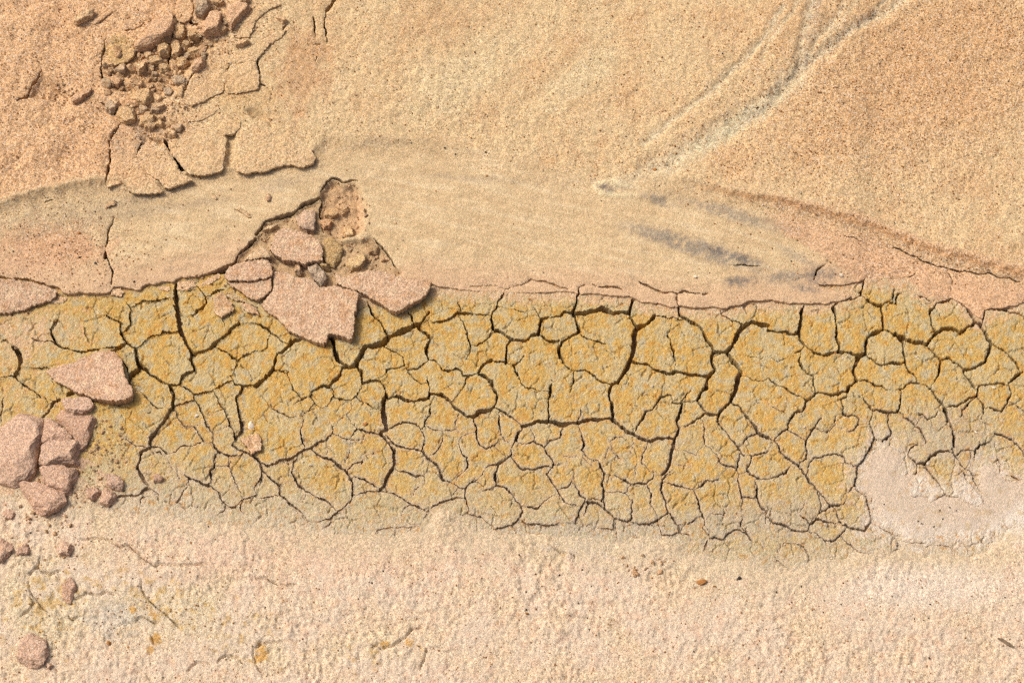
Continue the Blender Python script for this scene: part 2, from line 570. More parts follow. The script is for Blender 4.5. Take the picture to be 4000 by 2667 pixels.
C3 6 450,320 380,355 350,380
C3 8 625,80 625,160 580,210
C3 8 620,190 700,250 710,300 720,350 730,430 680,490 600,470 530,440 480,370
C3 8 230,380 300,440 340,410 420,425 480,435
C3 5 220,370 270,280
C3 7 0,390 40,435 100,440 160,480 220,495 280,490 300,450
C3 6 350,520 410,570 425,590
C3 6 410,560 460,565 520,520 550,480
C3 6 70,620 120,580 190,570 260,600 290,690
C3 7 40,760 60,690 110,740 160,780 220,800 285,820 340,795
C3 6 530,550 580,590 640,640 700,660 790,670 870,655 915,620 915,550
C3 9 790,470 850,490 920,550 1000,575 1110,575
C3 6 1110,630 1100,700
C3 9 1110,620 1160,595 1220,585 1290,610 1330,640 1350,700 1390,750
C3 5 1320,640 1370,570
C3 8 1010,250 1080,255 1110,265 1150,310 1190,270 1260,230
C3 7 990,200 1000,150 1050,80 1060,30
C3 6 1340,260 1400,285 1460,330
C3 6 1530,305 1600,300 1660,320
C3 7 1120,20 1150,100 1210,160
C3 7 1360,20 1440,80 1470,160 1510,240
C3 5 1640,180 1620,240 1530,240
C3 5 1580,490 1620,530
C3 5 1620,650 1640,590 1700,590
C3 5 1060,380 1100,420 1160,395
""")

# cracks in the sand crust above the mud
CRUST_CRACKS = lines("""
B0 8 970,1190 1000,1100 975,1010 930,930
B0 13 930,940 925,880
B0 8 925,880 940,800 945,720 990,650 1005,580
B1 6 1850,1165 1960,1160 2080,1165 2160,1185 2240,1170
B2 8 0,1170 70,1160 120,1130 170,1108 250,1120 340,1145 420,1175 500,1190
B2 6 600,1170 650,1150 700,1145 740,1170 830,1175 910,1180 970,1205
B2 8 590,1230 590,1180 600,1170
B2 9 1100,1120 1150,1155 1230,1185 1300,1220 1360,1232 1430,1230
B2 6 1430,1230 1500,1215 1560,1235 1680,1243 1730,1235
B2 9 1435,1230 1445,1290 1455,1350
B3 7 1060,820 1130,835 1200,870 1290,910 1380,955 1470,985 1560,1010 1640,1020 1760,1045 1860,1065 1940,1055 2010,1095 2100,1105 2200,1130
B3 6 1560,1015 1590,1070 1610,1140 1595,1210
B3 8 530,965 470,990 430,1030 410,1080 390,1115
T1 16 0,560 40,500 130,400 220,340 
T1 9 220,340 290,250
T1 9 0,560 20,580 40,660 30,770
T1 7 -60,800 0,800 60,795 130,820
T1 7 500,180 520,270 530,380
T1 7 620,130 600,250 620,330 620,410
T1 6 480,430 550,430 600,420
T1 14 620,130 660,90 690,40 750,0
T0 10 170,930 250,900 270,840 350,740 380,650
T0 10 900,960 970,1010 1050,1070 1100,1090 1170,1080
T0 9 1080,1100 1050,1170 1010,1230 970,1290 980,1380 970,1480 950,1568
B0 9 980,0 975,100 960,200 930,300
T0 13 1240,1350 1180,1450 1130,1530 1100,1600
B0 17 1185,85 1145,160 1108,262
T0 8 2030,620 2000,690 1960,740 1950,810 1850,850 1780,870
T0 6 2000,825 2090,825 2150,800
T0 10 1660,940 1760,900 1800,870
T0 16 1110,30 1160,0 1200,-60
T0 9 1100,330 1190,320 1280,260
B0 11 2060,965 2090,910 2160,840 2240,770
B1 11 0,735 40,690 90,610 180,590 340,540 420,470 520,420 565,405
B1 9 565,420 575,350 620,270 680,238 730,250 780,280 830,262 900,265
B1 9 1020,748 1070,800 1130,870 1190,950 1250,1030
B1 10 575,420 560,560 590,690
T0 8 940,410 910,560 900,680 930,800 1000,880
T0 9 1800,560 1740,640 1680,740 1620,850 1560,900
T0 12 1740,275 1700,270 1640,210 1560,190
T0 13 1460,1280 1500,1370 1560,1450 1600,1540
B0 13 1540,60 1620,182 1690,222
B0 9 1225,110 1290,193 1370,248 1430,325
T0 9 1480,400 1490,480 1480,560 1490,630
""")
CRUST_GROOVES = lines("""
B3 5 660,740 760,760 870,795
B3 5 880,1095 960,1095 1050,1105 1160,1100 1240,1085 1300,1050
B1 5 420,120 450,190
B1 5 1180,180 1200,260
T1 5 160,820 130,940
T1 5 560,500 510,610
T1 5 860,590 880,640
T1 5 340,280 350,330
T0 5 985,1400 1110,1410
B0 5 360,470 440,445 510,432
B2 5 1900,995 2060,993 2180,997
""")
SAND_GROOVES = lines("""
C0 6 570,565 640,560 740,555 810,580 860,615 910,600 940,635 990,660 1040,715 1090,745 1150,730 1200,748 1300,742 1400,735 1480,730
C0 7 270,750 300,785 360,805 430,780
C0 7 285,690 265,750 210,810
C0 7 200,855 215,920 250,980 300,1040 340,1080
C0 6 215,970 240,1010 220,1050 150,1110
C0 6 540,985 620,940 700,950 770,930 810,950
C0 5 1000,830 1000,920 1050,970 1100,1040 1170,1080
C0 6 1170,1080 1220,1130 1260,1180
C0 5 900,1150 960,1140 1020,1105 1090,1150 1130,1140
C0 7 1070,1240 1090,1300
C0 6 1795,1320 1790,1380 1809,1430
C0 5 1530,1430 1600,1375 1690,1390 1710,1440
C0 5 1320,1490 1390,1430 1480,1435
C0 5 490,1110 520,1130 550,1100
C1 6 820,1300 890,1325 970,1310 1000,1290 1060,1240 1110,1200 1170,1190
C1 6 0,1330 30,1295 100,1285 180,1280
C1 5 0,1440 40,1500
C1 5 1210,1330 1190,1410 1160,1470
C1 5 0,835 80,835 130,870 220,890 290,880
C2 9 300,630 390,655
C2 8 410,660 450,680
""")
CRUST_EDGE = P("S -320,1090 B0 0,1090 160,1105 280,1118 380,1150 440,1170 510,1190 560,1230 600,1245 700,1232 800,1237 900,1242 960,1230 "
               "1000,1180 1080,1185 1150,1192 1220,1200 1270,1165 1350,1160 1440,1125 1520,1140 1560,1110 1600,1092 1700,1097 1800,1070 1920,1025 2000,990 2060,965 "
               "S 985,1060 1080,1110 1180,1140 1300,1150 1420,1160 1560,1140 1690,1110 "
               "B1 1560,1165 1700,1180 1850,1200 2100,1210 B2 0,1215 100,1225 200,1215 300,1210 520,1215 640,1230 800,1235 1040,1258 1120,1300 1200,1310 1300,1325 1440,1345 "
               "1520,1340 1640,1355 1760,1340 1840,1362 1960,1330 2100,1285 2240,1285 B3 0,1280 80,1290 180,1310 240,1300 380,1310 540,1300 590,1300 660,1275 740,1250 640,1215 520,1190 "
               "420,1140 540,1150 640,1150 800,1110 880,1095 1050,1105 1100,1130 1240,1150 1300,1210 1400,1260 1500,1285 1620,1262 1700,1310 1800,1400 1870,1460 1900,1365 2140,1345 2240,1300 S 4320,1170")

# ------------------------------------------------------------------ distances
def line_field(us, vs, WU, WV, segs, reach, wmul=None):
    """smallest (distance - half width) to a set of traced lines; positive away from them"""
    F = np.full(WU.shape, reach, f32)
    for w, pts in segs:
        n = len(pts)
        for k in range(n - 1):
            (x0, y0), (x1, y1) = pts[k], pts[k + 1]
            pad = reach + w + 14
            j0 = max(0, np.searchsorted(us, min(x0, x1) - pad)); j1 = np.searchsorted(us, max(x0, x1) + pad)
            i0 = max(0, np.searchsorted(vs, min(y0, y1) - pad)); i1 = np.searchsorted(vs, max(y0, y1) + pad)
            if j1 <= j0 or i1 <= i0:
                continue
            a = WU[i0:i1, j0:j1]; b = WV[i0:i1, j0:j1]
            dx, dy = x1 - x0, y1 - y0
            t = np.clip(((a - x0) * dx + (b - y0) * dy) / (dx * dx + dy * dy + 1e-9), 0, 1)
            hw = w * 0.5
            wk = hw * np.ones_like(t)
            if w <= 9:
                if k == 0:
                    wk = wk * np.clip(0.45 + 0.55 * t * math.hypot(dx, dy) / 30, 0.45, 1)
                if k == n - 2:
                    wk = wk * np.clip(0.45 + 0.55 * (1 - t) * math.hypot(dx, dy) / 30, 0.45, 1)
            if wmul is not None:
                wk = wk * wmul[i0:i1, j0:j1]
            dd = np.hypot(a - x0 - t * dx, b - y0 - t * dy) - wk
            np.minimum(F[i0:i1, j0:j1], dd, out=F[i0:i1, j0:j1])
    return F


def poly_sdf(U, V, pts):
    """signed distance to a polygon, positive inside"""
    dmin = np.full(U.shape, 1e9, f32); ins = np.zeros(U.shape, bool)
    n = len(pts)
    for k in range(n):
        (x0, y0), (x1, y1) = pts[k], pts[(k + 1) % n]
        dx, dy = x1 - x0, y1 - y0
        t = np.clip(((U - x0) * dx + (V - y0) * dy) / (dx * dx + dy * dy + 1e-9), 0, 1)
        dmin = np.minimum(dmin, (U - x0 - t * dx) ** 2 + (V - y0 - t * dy) ** 2)
        if y0 != y1:
            c = ((y0 > V) != (y1 > V)) & (U < (x1 - x0) * (V - y0) / (y1 - y0) + x0)
            ins ^= c
    dmin = np.sqrt(dmin)
    return np.where(ins, dmin, -dmin).astype(f32)


def components(mask):
    """connected regions (four neighbours), found run by run; -1 outside"""
    ny, nx = mask.shape
    d = np.diff(np.pad(mask.astype(np.int8), ((0, 0), (1, 1))), axis=1)
    si, sj = np.nonzero(d == 1); ei, ej = np.nonzero(d == -1)
    par = list(range(len(si)))

    def root(a):
        while par[a] != a:
            par[a] = par[par[a]]; a = par[a]
        return a
    rows = np.searchsorted(si, np.arange(ny + 1))
    s = sj.tolist(); e = ej.tolist()
    for i in range(1, ny):
        a, a1 = int(rows[i - 1]), int(rows[i]); b, b1 = int(rows[i]), int(rows[i + 1])
        while a < a1 and b < b1:
            if s[a] < e[b] and s[b] < e[a]:
                ra, rb = root(a), root(b)
                if ra != rb:
                    par[max(ra, rb)] = min(ra, rb)
            if e[a] < e[b]:
                a += 1
            else:
                b += 1
    rid = np.array([root(k) for k in range(len(par))], np.int64)
    out = np.full(mask.shape, -1, np.int64)
    run = np.cumsum(d[:, :-1] == 1, axis=1) - 1 + rows[:-1, None]
    out[mask] = rid[run[mask]]
    return out


def grow(lab, mask, n):
    for k in range(n):
        s = lab.copy()
        for (di, dj) in ((0, 1), (0, -1), (1, 0), (-1, 0)) + (((1, 1), (-1, -1), (1, -1), (-1, 1)) if k % 2 else ()):
            sh = np.zeros_like(lab)
            a = slice(max(di, 0), lab.shape[0] + min(di, 0)); b = slice(max(-di, 0), lab.shape[0] + min(-di, 0))
            c = slice(max(dj, 0), lab.shape[1] + min(dj, 0)); e = slice(max(-dj, 0), lab.shape[1] + min(-dj, 0))
            sh[a, c] = lab[b, e]
            s = np.where((s == 0) & mask, sh, s)
        if np.array_equal(s, lab):
            break
        lab = s
    return lab


# ------------------------------------------------------------------ meshes
CASES = {1: [[0, 4, 7]], 2: [[1, 5, 4]], 3: [[0, 1, 5, 7]], 4: [[2, 6, 5]], 5: [[0, 4, 7], [2, 6, 5]], 6: [[1, 2, 6, 4]],
         7: [[0, 1, 2, 6, 7]], 8: [[3, 7, 6]], 9: [[0, 4, 6, 3]], 10: [[1, 5, 4], [3, 7, 6]], 11: [[0, 1, 5, 6, 3]],
         12: [[2, 3, 7, 5]], 13: [[0, 4, 5, 2, 3]], 14: [[1, 2, 3, 7, 4]], 15: [[0, 1, 2, 3]]}


def extract(F, lab):
    """marching squares over the whole sheet -> {label: (list of polygon id arrays, wall segments)}"""
    ny, nx = F.shape; N = ny * nx
    ins = (F > 0)
    idx = np.arange(N).reshape(ny, nx)
    c = [idx[:-1, :-1], idx[:-1, 1:], idx[1:, 1:], idx[1:, :-1]]
    ids = c + [N + idx[:-1, :-1], 2 * N + idx[:-1, 1:], N + idx[1:, :-1], 2 * N + idx[:-1, :-1]]
    i4 = [ins[:-1, :-1], ins[:-1, 1:], ins[1:, 1:], ins[1:, :-1]]
    l4 = [lab[:-1, :-1], lab[:-1, 1:], lab[1:, 1:], lab[1:, :-1]]
    case = i4[0] * 1 + i4[1] * 2 + i4[2] * 4 + i4[3] * 8
    polys = {3: [], 4: [], 5: []}; plab = {3: [], 4: [], 5: []}; segs = []; slab = []
    for cs, lst in CASES.items():
        m = case == cs
        if not m.any():
            continue
        for poly in lst:
            arr = np.stack([ids[k][m] for k in poly], 1)
            cl = l4[[k for k in poly if k < 4][0]][m]
            polys[len(poly)].append(arr); plab[len(poly)].append(cl)
            n = len(poly)
            for q in range(n):
                if poly[q] >= 4 and poly[(q + 1) % n] >= 4:
                    segs.append(np.stack([ids[poly[q]][m], ids[poly[(q + 1) % n]][m]], 1)); slab.append(cl)
    out = {}
    for k in polys:
        if not polys[k]:
            continue
        A = np.concatenate(polys[k]); B = np.concatenate(plab[k])
        o = np.argsort(B, kind='stable'); A = A[o]; B = B[o]
        ul, st = np.unique(B, return_index=True); st = np.append(st, len(B))
        for q, l in enumerate(ul):
            out.setdefault(int(l), ([], []))[0].append(A[st[q]:st[q + 1]])
    if segs:
        A = np.concatenate(segs); B = np.concatenate(slab)
        o = np.argsort(B, kind='stable'); A = A[o]; B = B[o]
        ul, st = np.unique(B, return_index=True); st = np.append(st, len(B))
        for q, l in enumerate(ul):
            if int(l) in out:
                out[int(l)][1].append(A[st[q]:st[q + 1]])
    return out


def link(o, parent=None):
    COL.objects.link(o)
    if parent is not None:
        o.parent = parent
    return o


def mesh_from(name, co, loops, sizes, attrs, mat, flat_from=None):
    me = bpy.data.meshes.new(name)
    me.vertices.add(len(co)); me.vertices.foreach_set("co", np.ascontiguousarray(co, f32).ravel())
    me.loops.add(len(loops)); me.loops.foreach_set("vertex_index", np.ascontiguousarray(loops, np.int32))
    me.polygons.add(len(sizes))
    st = np.concatenate([[0], np.cumsum(sizes)[:-1]]).astype(np.int32)
    me.polygons.foreach_set("loop_start", st)
    sm = np.ones(len(sizes), bool)
    if flat_from is not None:
        sm[flat_from:] = False
    me.update(calc_edges=True)
    me.polygons.foreach_set("use_smooth", sm)
    if 'col' in attrs:
        a = me.attributes.new("tint", 'FLOAT_COLOR', 'POINT')
        a.data.foreach_set("color", np.concatenate([attrs['col'], np.ones((len(co), 1))], 1).astype(f32).ravel())
    if 'coarse' in attrs:
        a = me.attributes.new("coarse", 'FLOAT', 'POINT')
        a.data.foreach_set("value", np.ascontiguousarray(attrs['coarse'], f32))
    me.materials.append(mat)
    return me


def piece_mesh(name, F, us, vs, fields, polys, segs, mat, depth, lift=0.0, under=1.0, rough=1.6, center=False, wall_col=None):
    """fields: H (metres above the slope), col, coarse on the grid.  Returns mesh, origin."""
    ny, nx = F.shape; N = ny * nx
    allid = np.concatenate([p.ravel() for p in polys])
    uid, inv = np.unique(allid, return_inverse=True)
    ty = uid // N; r = uid % N; i = r // nx; j = r % nx
    i2 = i + (ty == 2); j2 = j + (ty == 1)
    i2 = np.minimum(i2, ny - 1); j2 = np.minimum(j2, nx - 1)
    f0 = F[i, j]; f1 = F[i2, j2]
    t = np.where(ty > 0, f0 / np.where(np.abs(f0 - f1) < 1e-9, 1e-9, f0 - f1), 0.0).clip(0.02, 0.98) * (ty > 0)
    u = us[j] * (1 - t) + us[j2] * t
    v = vs[i] * (1 - t) + vs[i2] * t
    H = fields['H']; h = H[i, j] * (1 - t) + H[i2, j2] * t
    col = fields['col'][i, j] * (1 - t)[:, None] + fields['col'][i2, j2] * t[:, None]
    coarse = fields['coarse'][i, j]
    x, y, z = unproject(u, v, lift)
    z = base(y) + h
    co = np.stack([x, y, z], 1)
    loops = []; sizes = []
    p0 = 0
    for p in polys:
        k = p.shape[1]
        a = inv[p0:p0 + p.size].reshape(-1, k)[:, ::-1]; p0 += p.size
        loops.append(a.ravel()); sizes.append(np.full(len(a), k))
    ntop = sum(len(s) for s in sizes)
    attrs_col = [col]; attrs_co = [coarse]; cos = [co]
    if segs:
        S = np.concatenate(segs)
        sl = np.searchsorted(uid, S)
        bid, binv = np.unique(sl, return_inverse=True); binv = binv.reshape(S.shape)
        # inward direction
        gi = np.clip(i[bid], 1, ny - 2); gj = np.clip(j[bid], 1, nx - 2)
        gx = F[gi, gj + 1] - F[gi, gj - 1]; gy = F[gi + 1, gj] - F[gi - 1, gj]
        gl = np.hypot(gx, gy) + 1e-6
        gx = gx / gl; gy = gy / gl
        top = co[bid]
        nb = len(bid); prev = bid
        base_n = len(co)
        dep = depth[i[bid], j[bid]] if isinstance(depth, np.ndarray) else np.full(nb, depth)
        for k, (fr, sh) in enumerate(((0.4, under * 0.25), (1.0, under))):
            jit = perlin(u[bid] / 9.0 + 13 * k, v[bid] / 9.0, 5 + k) * rough * (1.0 if k == 0 else 1.4)
            off = (sh + jit) * MPP
            ring = top + np.stack([gx * off, -gy * off / CT, -dep * fr], 1)
            cur = base_n + np.arange(nb); base_n += nb
            cos.append(ring); attrs_col.append(col[bid] if wall_col is None else cmix(col[bid], wall_col, np.full(nb, 0.7)))
            attrs_co.append(coarse[bid])
            q = np.stack([prev[binv[:, 0]], prev[binv[:, 1]], cur[binv[:, 1]], cur[binv[:, 0]]], 1)
            loops.append(q.ravel()); sizes.append(np.full(len(q), 4))
            prev = cur
    co = np.concatenate(cos)
    org = np.zeros(3)
    if center:
        org = np.array([co[:, 0].mean(), co[:, 1].mean(), co[:, 2].min()])
        co = co - org
    me = mesh_from(name, co, np.concatenate(loops), np.concatenate(sizes),
                   {'col': np.concatenate(attrs_col), 'coarse': np.concatenate(attrs_co)}, mat, ntop)
    return me, org


# ------------------------------------------------------------------ materials
def ground_material(name, grain, bump, rough=0.95, gscale=1.0, crumb=0.0, blotch=0.16, lumps=1.2):
    m = bpy.data.materials.new(name); m.use_nodes = True
    nt = m.node_tree; N = nt.nodes; L = nt.links
    bs = N["Principled BSDF"]
    bs.inputs["Roughness"].default_value = rough
    bs.inputs["Specular IOR Level"].default_value = 0.15
    tc = N.new("ShaderNodeTexCoord")
    at = N.new("ShaderNodeAttribute"); at.attribute_name = "tint"
    ac = N.new("ShaderNodeAttribute"); ac.attribute_name = "coarse"

    def vor(scale):
        n = N.new("ShaderNodeTexVoronoi"); n.inputs["Scale"].default_value = scale
        L.new(tc.outputs["Object"], n.inputs["Vector"]); return n

    def noise(scale, det, ro=0.6):
        n = N.new("ShaderNodeTexNoise"); n.inputs["Scale"].default_value = scale
        n.inputs["Detail"].default_value = det; n.inputs["Roughness"].default_value = ro
        L.new(tc.outputs["Object"], n.inputs["Vector"]); return n

    def math_(op, a, b=None, c=None):
        n = N.new("ShaderNodeMath"); n.operation = op
        for k, x in enumerate((a, b, c)):
            if x is None:
                continue
            if isinstance(x, (int, float)):
                n.inputs[k].default_value = x
            else:
                L.new(x, n.inputs[k])
        return n.outputs[0]

    def mixc(fac, a, b, mode='MIX'):
        n = N.new("ShaderNodeMix"); n.data_type = 'RGBA'; n.blend_type = mode
        for s, x in ((n.inputs[0], fac), (n.inputs[6], a), (n.inputs[7], b)):
            if isinstance(x, (int, float)):
                s.default_value = x
            elif isinstance(x, tuple):
                s.default_value = (*x, 1.0)
            else:
                L.new(x, s)
        return n.outputs[2]

    def ramp(x, lo, hi):
        n = N.new("ShaderNodeMapRange"); n.inputs[1].default_value = lo; n.inputs[2].default_value = hi
        L.new(x, n.inputs[0]); return n.outputs[0]

    v1 = vor(950.0 * gscale)
    v2 = vor(980.0)
    sep = N.new("ShaderNodeSeparateColor"); L.new(v1.outputs["Color"], sep.inputs[0])
    sep2 = N.new("ShaderNodeSeparateColor"); L.new(v2.outputs["Color"], sep2.inputs[0])
    fine = noise(1500.0, 2.0)
    mid = noise(260.0, 5.0, 0.65)
    # brightness of single grains
    k = math_('MULTIPLY', math_('SUBTRACT', sep.outputs[0], 0.5), grain)
    k = math_('MULTIPLY', k, math_('ADD', math_('MULTIPLY', ac.outputs["Fac"], 0.9), 0.25))
    k = math_('ADD', k, math_('MULTIPLY', math_('SUBTRACT', mid.outputs["Fac"], 0.5), blotch))
    k = math_('ADD', k, math_('MULTIPLY', math_('SUBTRACT', fine.outputs["Fac"], 0.5), 0.10))
    k = math_('ADD', k, 1.0)
    mul = N.new("ShaderNodeVectorMath"); mul.operation = 'SCALE'
    L.new(at.outputs["Color"], mul.inputs[0]); L.new(k, mul.inputs[3])
    c = mul.outputs[0]
    c = mixc(math_('MULTIPLY', ramp(sep.outputs[1], 0.80, 0.90), math_('MULTIPLY', ac.outputs["Fac"], 0.60)), c, (0.44, 0.21, 0.07))
    c = mixc(math_('MULTIPLY', ramp(sep.outputs[2], 0.88, 0.95), math_('MULTIPLY', ac.outputs["Fac"], 0.55)), c, (0.72, 0.62, 0.50))
    c = mixc(math_('MULTIPLY', ramp(sep2.outputs[0], 0.98, 0.99), math_('MULTIPLY', ac.outputs["Fac"], 0.65)), c, (0.16, 0.08, 0.045))
    if crumb > 0:     # rusty specks, grey dust and pale grit on the mud
        n3 = noise(190.0, 7.0, 0.72)
        c = mixc(math_('MULTIPLY', ramp(n3.outputs["Fac"], 0.55, 0.62), crumb), c, (0.44, 0.20, 0.03))
        n4 = noise(300.0, 7.0, 0.75)
        c = mixc(math_('MULTIPLY', ramp(n4.outputs["Fac"], 0.57, 0.64), crumb * 0.8), c, (0.33, 0.29, 0.20))
        n5 = noise(430.0, 6.0, 0.75)
        c = mixc(math_('MULTIPLY', ramp(n5.outputs["Fac"], 0.66, 0.72), crumb * 0.9), c, (0.12, 0.09, 0.06))
        c = mixc(math_('MULTIPLY', ramp(sep2.outputs[1], 0.985, 0.993), 0.6), c, (0.66, 0.57, 0.42))
    L.new(c, bs.inputs["Base Color"])
    h = math_('MULTIPLY', v1.outputs["Distance"], -0.55)
    h = math_('ADD', h, math_('MULTIPLY', fine.outputs["Fac"], 0.35))
    h = math_('ADD', h, math_('MULTIPLY', mid.outputs["Fac"], lumps))
    bp = N.new("ShaderNodeBump"); bp.inputs["Strength"].default_value = bump
    bp.inputs["Distance"].default_value = 0.0011
    L.new(h, bp.inputs["Height"]); L.new(bp.outputs[0], bs.inputs["Normal"])
    return m


M_SAND = ground_material("sand", 0.85, 0.5, gscale=1.1)
M_CRUST = ground_material("sand_crust", 0.85, 0.44, gscale=1.15)
M_MUD = ground_material("ochre_mud", 0.2, 0.6, gscale=0.9, crumb=0.6, blotch=0.34, lumps=2.4)
M_SLAB = ground_material("sandstone_slab", 0.9, 0.55, gscale=1.15, blotch=0.24, lumps=1.8)


def plain_material(name, color, rough=0.8):
    m = bpy.data.materials.new(name); m.use_nodes = True
    nt = m.node_tree; bs = nt.nodes["Principled BSDF"]
    bs.inputs["Roughness"].default_value = rough
    bs.inputs["Specular IOR Level"].default_value = 0.25
    tc = nt.nodes.new("ShaderNodeTexCoord")
    n = nt.nodes.new("ShaderNodeTexNoise"); n.inputs["Scale"].default_value = 900.0; n.inputs["Detail"].default_value = 4.0
    nt.links.new(tc.outputs["Object"], n.inputs["Vector"])
    r = nt.nodes.new("ShaderNodeMapRange"); r.inputs[3].default_value = 0.6; r.inputs[4].default_value = 1.4
    nt.links.new(n.outputs["Fac"], r.inputs[0])
    s = nt.nodes.new("ShaderNodeVectorMath"); s.operation = 'SCALE'; s.inputs[0].default_value = color
    nt.links.new(r.outputs[0], s.inputs[3]); nt.links.new(s.outputs[0], bs.inputs["Base Color"])
    return m

# ------------------------------------------------------------------ colours (albedo)
K = 0.74
def A(r, g, b):
    def l(c):
        c /= 255.0
        return c / 12.92 if c <= 0.04045 else ((c + 0.055) / 1.055) ** 2.4
    return np.array([l(r) * K, l(g) * K, l(b) * K], f32)


PALE = A(226, 199, 152); TAN = A(222, 194, 149); ORANGE = A(215, 174, 125); PINK = A(217, 173, 135)
BOTTOM = A(228, 207, 179); WHITE = A(238, 226, 208); GREY = A(150, 140, 124); BLUEGREY = A(122, 116, 110)
MUDY = A(212, 176, 102); MUDB = A(208, 186, 135); MUDO = A(213, 154, 68); MUDG = A(194, 182, 150); SLABC = A(214, 180, 147)
UMBER = A(168, 132, 92)


def blob(U, V, cu, cv, ru, rv, ang=0.0):
    c, s = math.cos(math.radians(ang)), math.sin(math.radians(ang))
    a = ((U - cu) * c + (V - cv) * s) / ru; b = (-(U - cu) * s + (V - cv) * c) / rv
    return np.exp(-(a * a + b * b))


# where the lower sand closes over the mud
VB_U = [-300, 0, 140, 300, 480, 700, 950, 1150, 1300, 1500, 1750, 2000, 2300, 2600, 2780, 3000, 3250, 3450, 3600, 3800, 4000, 4300]
VB_V = [1900, 1890, 1930, 1960, 1975, 2000, 2045, 2060, 2095, 2110, 2085, 2110, 2135, 2150, 2225, 2250, 2225, 2150, 2190, 2200, 2090, 2050]
LIP_U = [-300, 0, 150, 250, 380, 430, 500, 600, 640, 690, 740, 800, 880, 930, 1050, 1130, 1200, 1240, 1275, 1450, 1650, 1760, 2000, 2330, 2600, 2760, 2900, 3000, 3090, 3150, 3300, 3440, 3530, 3640, 3760, 3900, 4000, 4300]
LIP_V = [880, 815, 772, 745, 725, 728, 744, 748, 733, 725, 698, 673, 664, 660, 642, 628, 620, 596, 556, 556, 556, 580, 640, 720, 702, 735, 770, 790, 806, 818, 862, 897, 937, 980, 1007, 1052, 1074, 1170]
LIP_A = [4, 4, 4, 4, 4, 3.6, 3.4, 3.4, 3.4, 3.4, 3.4, 3.4, 3.4, 3.4, 3.4, 3, 2.4, 2.0, 2.0, 2.0, 1.8, 0.9, 0.3, 0.2, 1.5, 3.0, 3.6, 4, 4, 4, 4, 3.5, 3.2, 3.4, 3.4, 3.6, 3.6, 3.6]
WHITE_POLY = P("A3 790,1400 870,1270 950,1150 1060,1180 1180,1250 1230,1300 1230,1420 1400,1530 1560,1560 1640,1480 1800,1500 1840,1330 1990,1350 2060,1430 2240,1520 S 4320,1880 4320,2080 3900,2080 3760,2110 3600,2120 3500,2090 3390,2040 3400,1960 3350,1900")


def sand_level(U, V):
    """lower sand, mm above the smooth slope"""
    d = V - np.interp(U, VB_U, VB_V) + 34 * fbm(U, V, 130, 3, 3) + 12 * fbm(U, V, 28, 2, 4)
    H = np.interp(d, [-900, -560, -400, -260, -120, -40, 0, 60, 200], [-14, -13.5, -11.5, -8.5, -4.8, -1.5, 0.3, 1.5, 2.3]).astype(f32)
    up = np.zeros(U.shape, f32)
    for (cu, cv, ru, rv, a, h) in ((335, 1730, 85, 130, 0, 14), (150, 1885, 200, 55, 0, 12), (420, 1860, 70, 45, 0, 11), (1735, 2010, 70, 70, 0, 4.5),
                                   (1600, 1985, 40, 30, 0, 2.0), (60, 1330, 150, 60, 0, 6), (330, 1290, 130, 40, 0, 3)):
        up = np.maximum(up, h * blob(U, V, cu, cv, ru, rv, a))
    H = np.where(up > 0.3, np.minimum(np.maximum(H, H + up), np.maximum(H, 1.8)), H)
    w = poly_sdf(U, V, WHITE_POLY) + 30 * fbm(U, V, 110, 3, 8) + 12 * fbm(U, V, 25, 2, 9)
    H = np.maximum(H, np.interp(w, [-60, -12, 0, 14, 60], [-12, -6.5, -4.0, -2.0, -0.9]))
    # beyond the frame the sand closes over everything
    out = np.maximum(np.maximum(-150 - U, U - 4150), 0)
    H = np.maximum(H, np.interp(out, [0, 90], [-12, 4.5]) * (out > 0) + -20 * (out <= 0))
    cover = sstep(-0.6, 1.2, H)
    n = 0.8 * fbm(U, V, 46, 2, 11) + 0.5 * fbm(U * 1.15, V * 0.8, 23, 2, 12) + 0.9 * fbm(U, V, 260, 2, 13)
    f1, _, cid = voronoi(U + 6 * perlin(U / 30, V / 30, 2), V, 30, 77)
    n = n * 0.95 + 0.30 * fbm(U, V, 11, 1, 17) - (0.25 + 0.9 * cid) * (cid > 0.45) * np.exp(-(f1 / (5.0 + 6.0 * cid)) ** 2) + 0.22 * (cid > 0.45) * np.exp(-((f1 - 10) / 3.0) ** 2)
    n = n - 0.0 * np.exp(-(f1 / 8.5) ** 2) * (1 - 0.7 * blob(U, V, 3500, 2330, 500, 160))
    calm = np.clip(0.75 + 0.7 * fbm(U, V, 330, 2, 16) - 0.5 * blob(U, V, 3500, 2300, 600, 130) - 0.55 * sstep(-60, 10, w), 0.15, 1.1)
    return H + n * (0.2 + 1.1 * cover * calm), cover, w, d


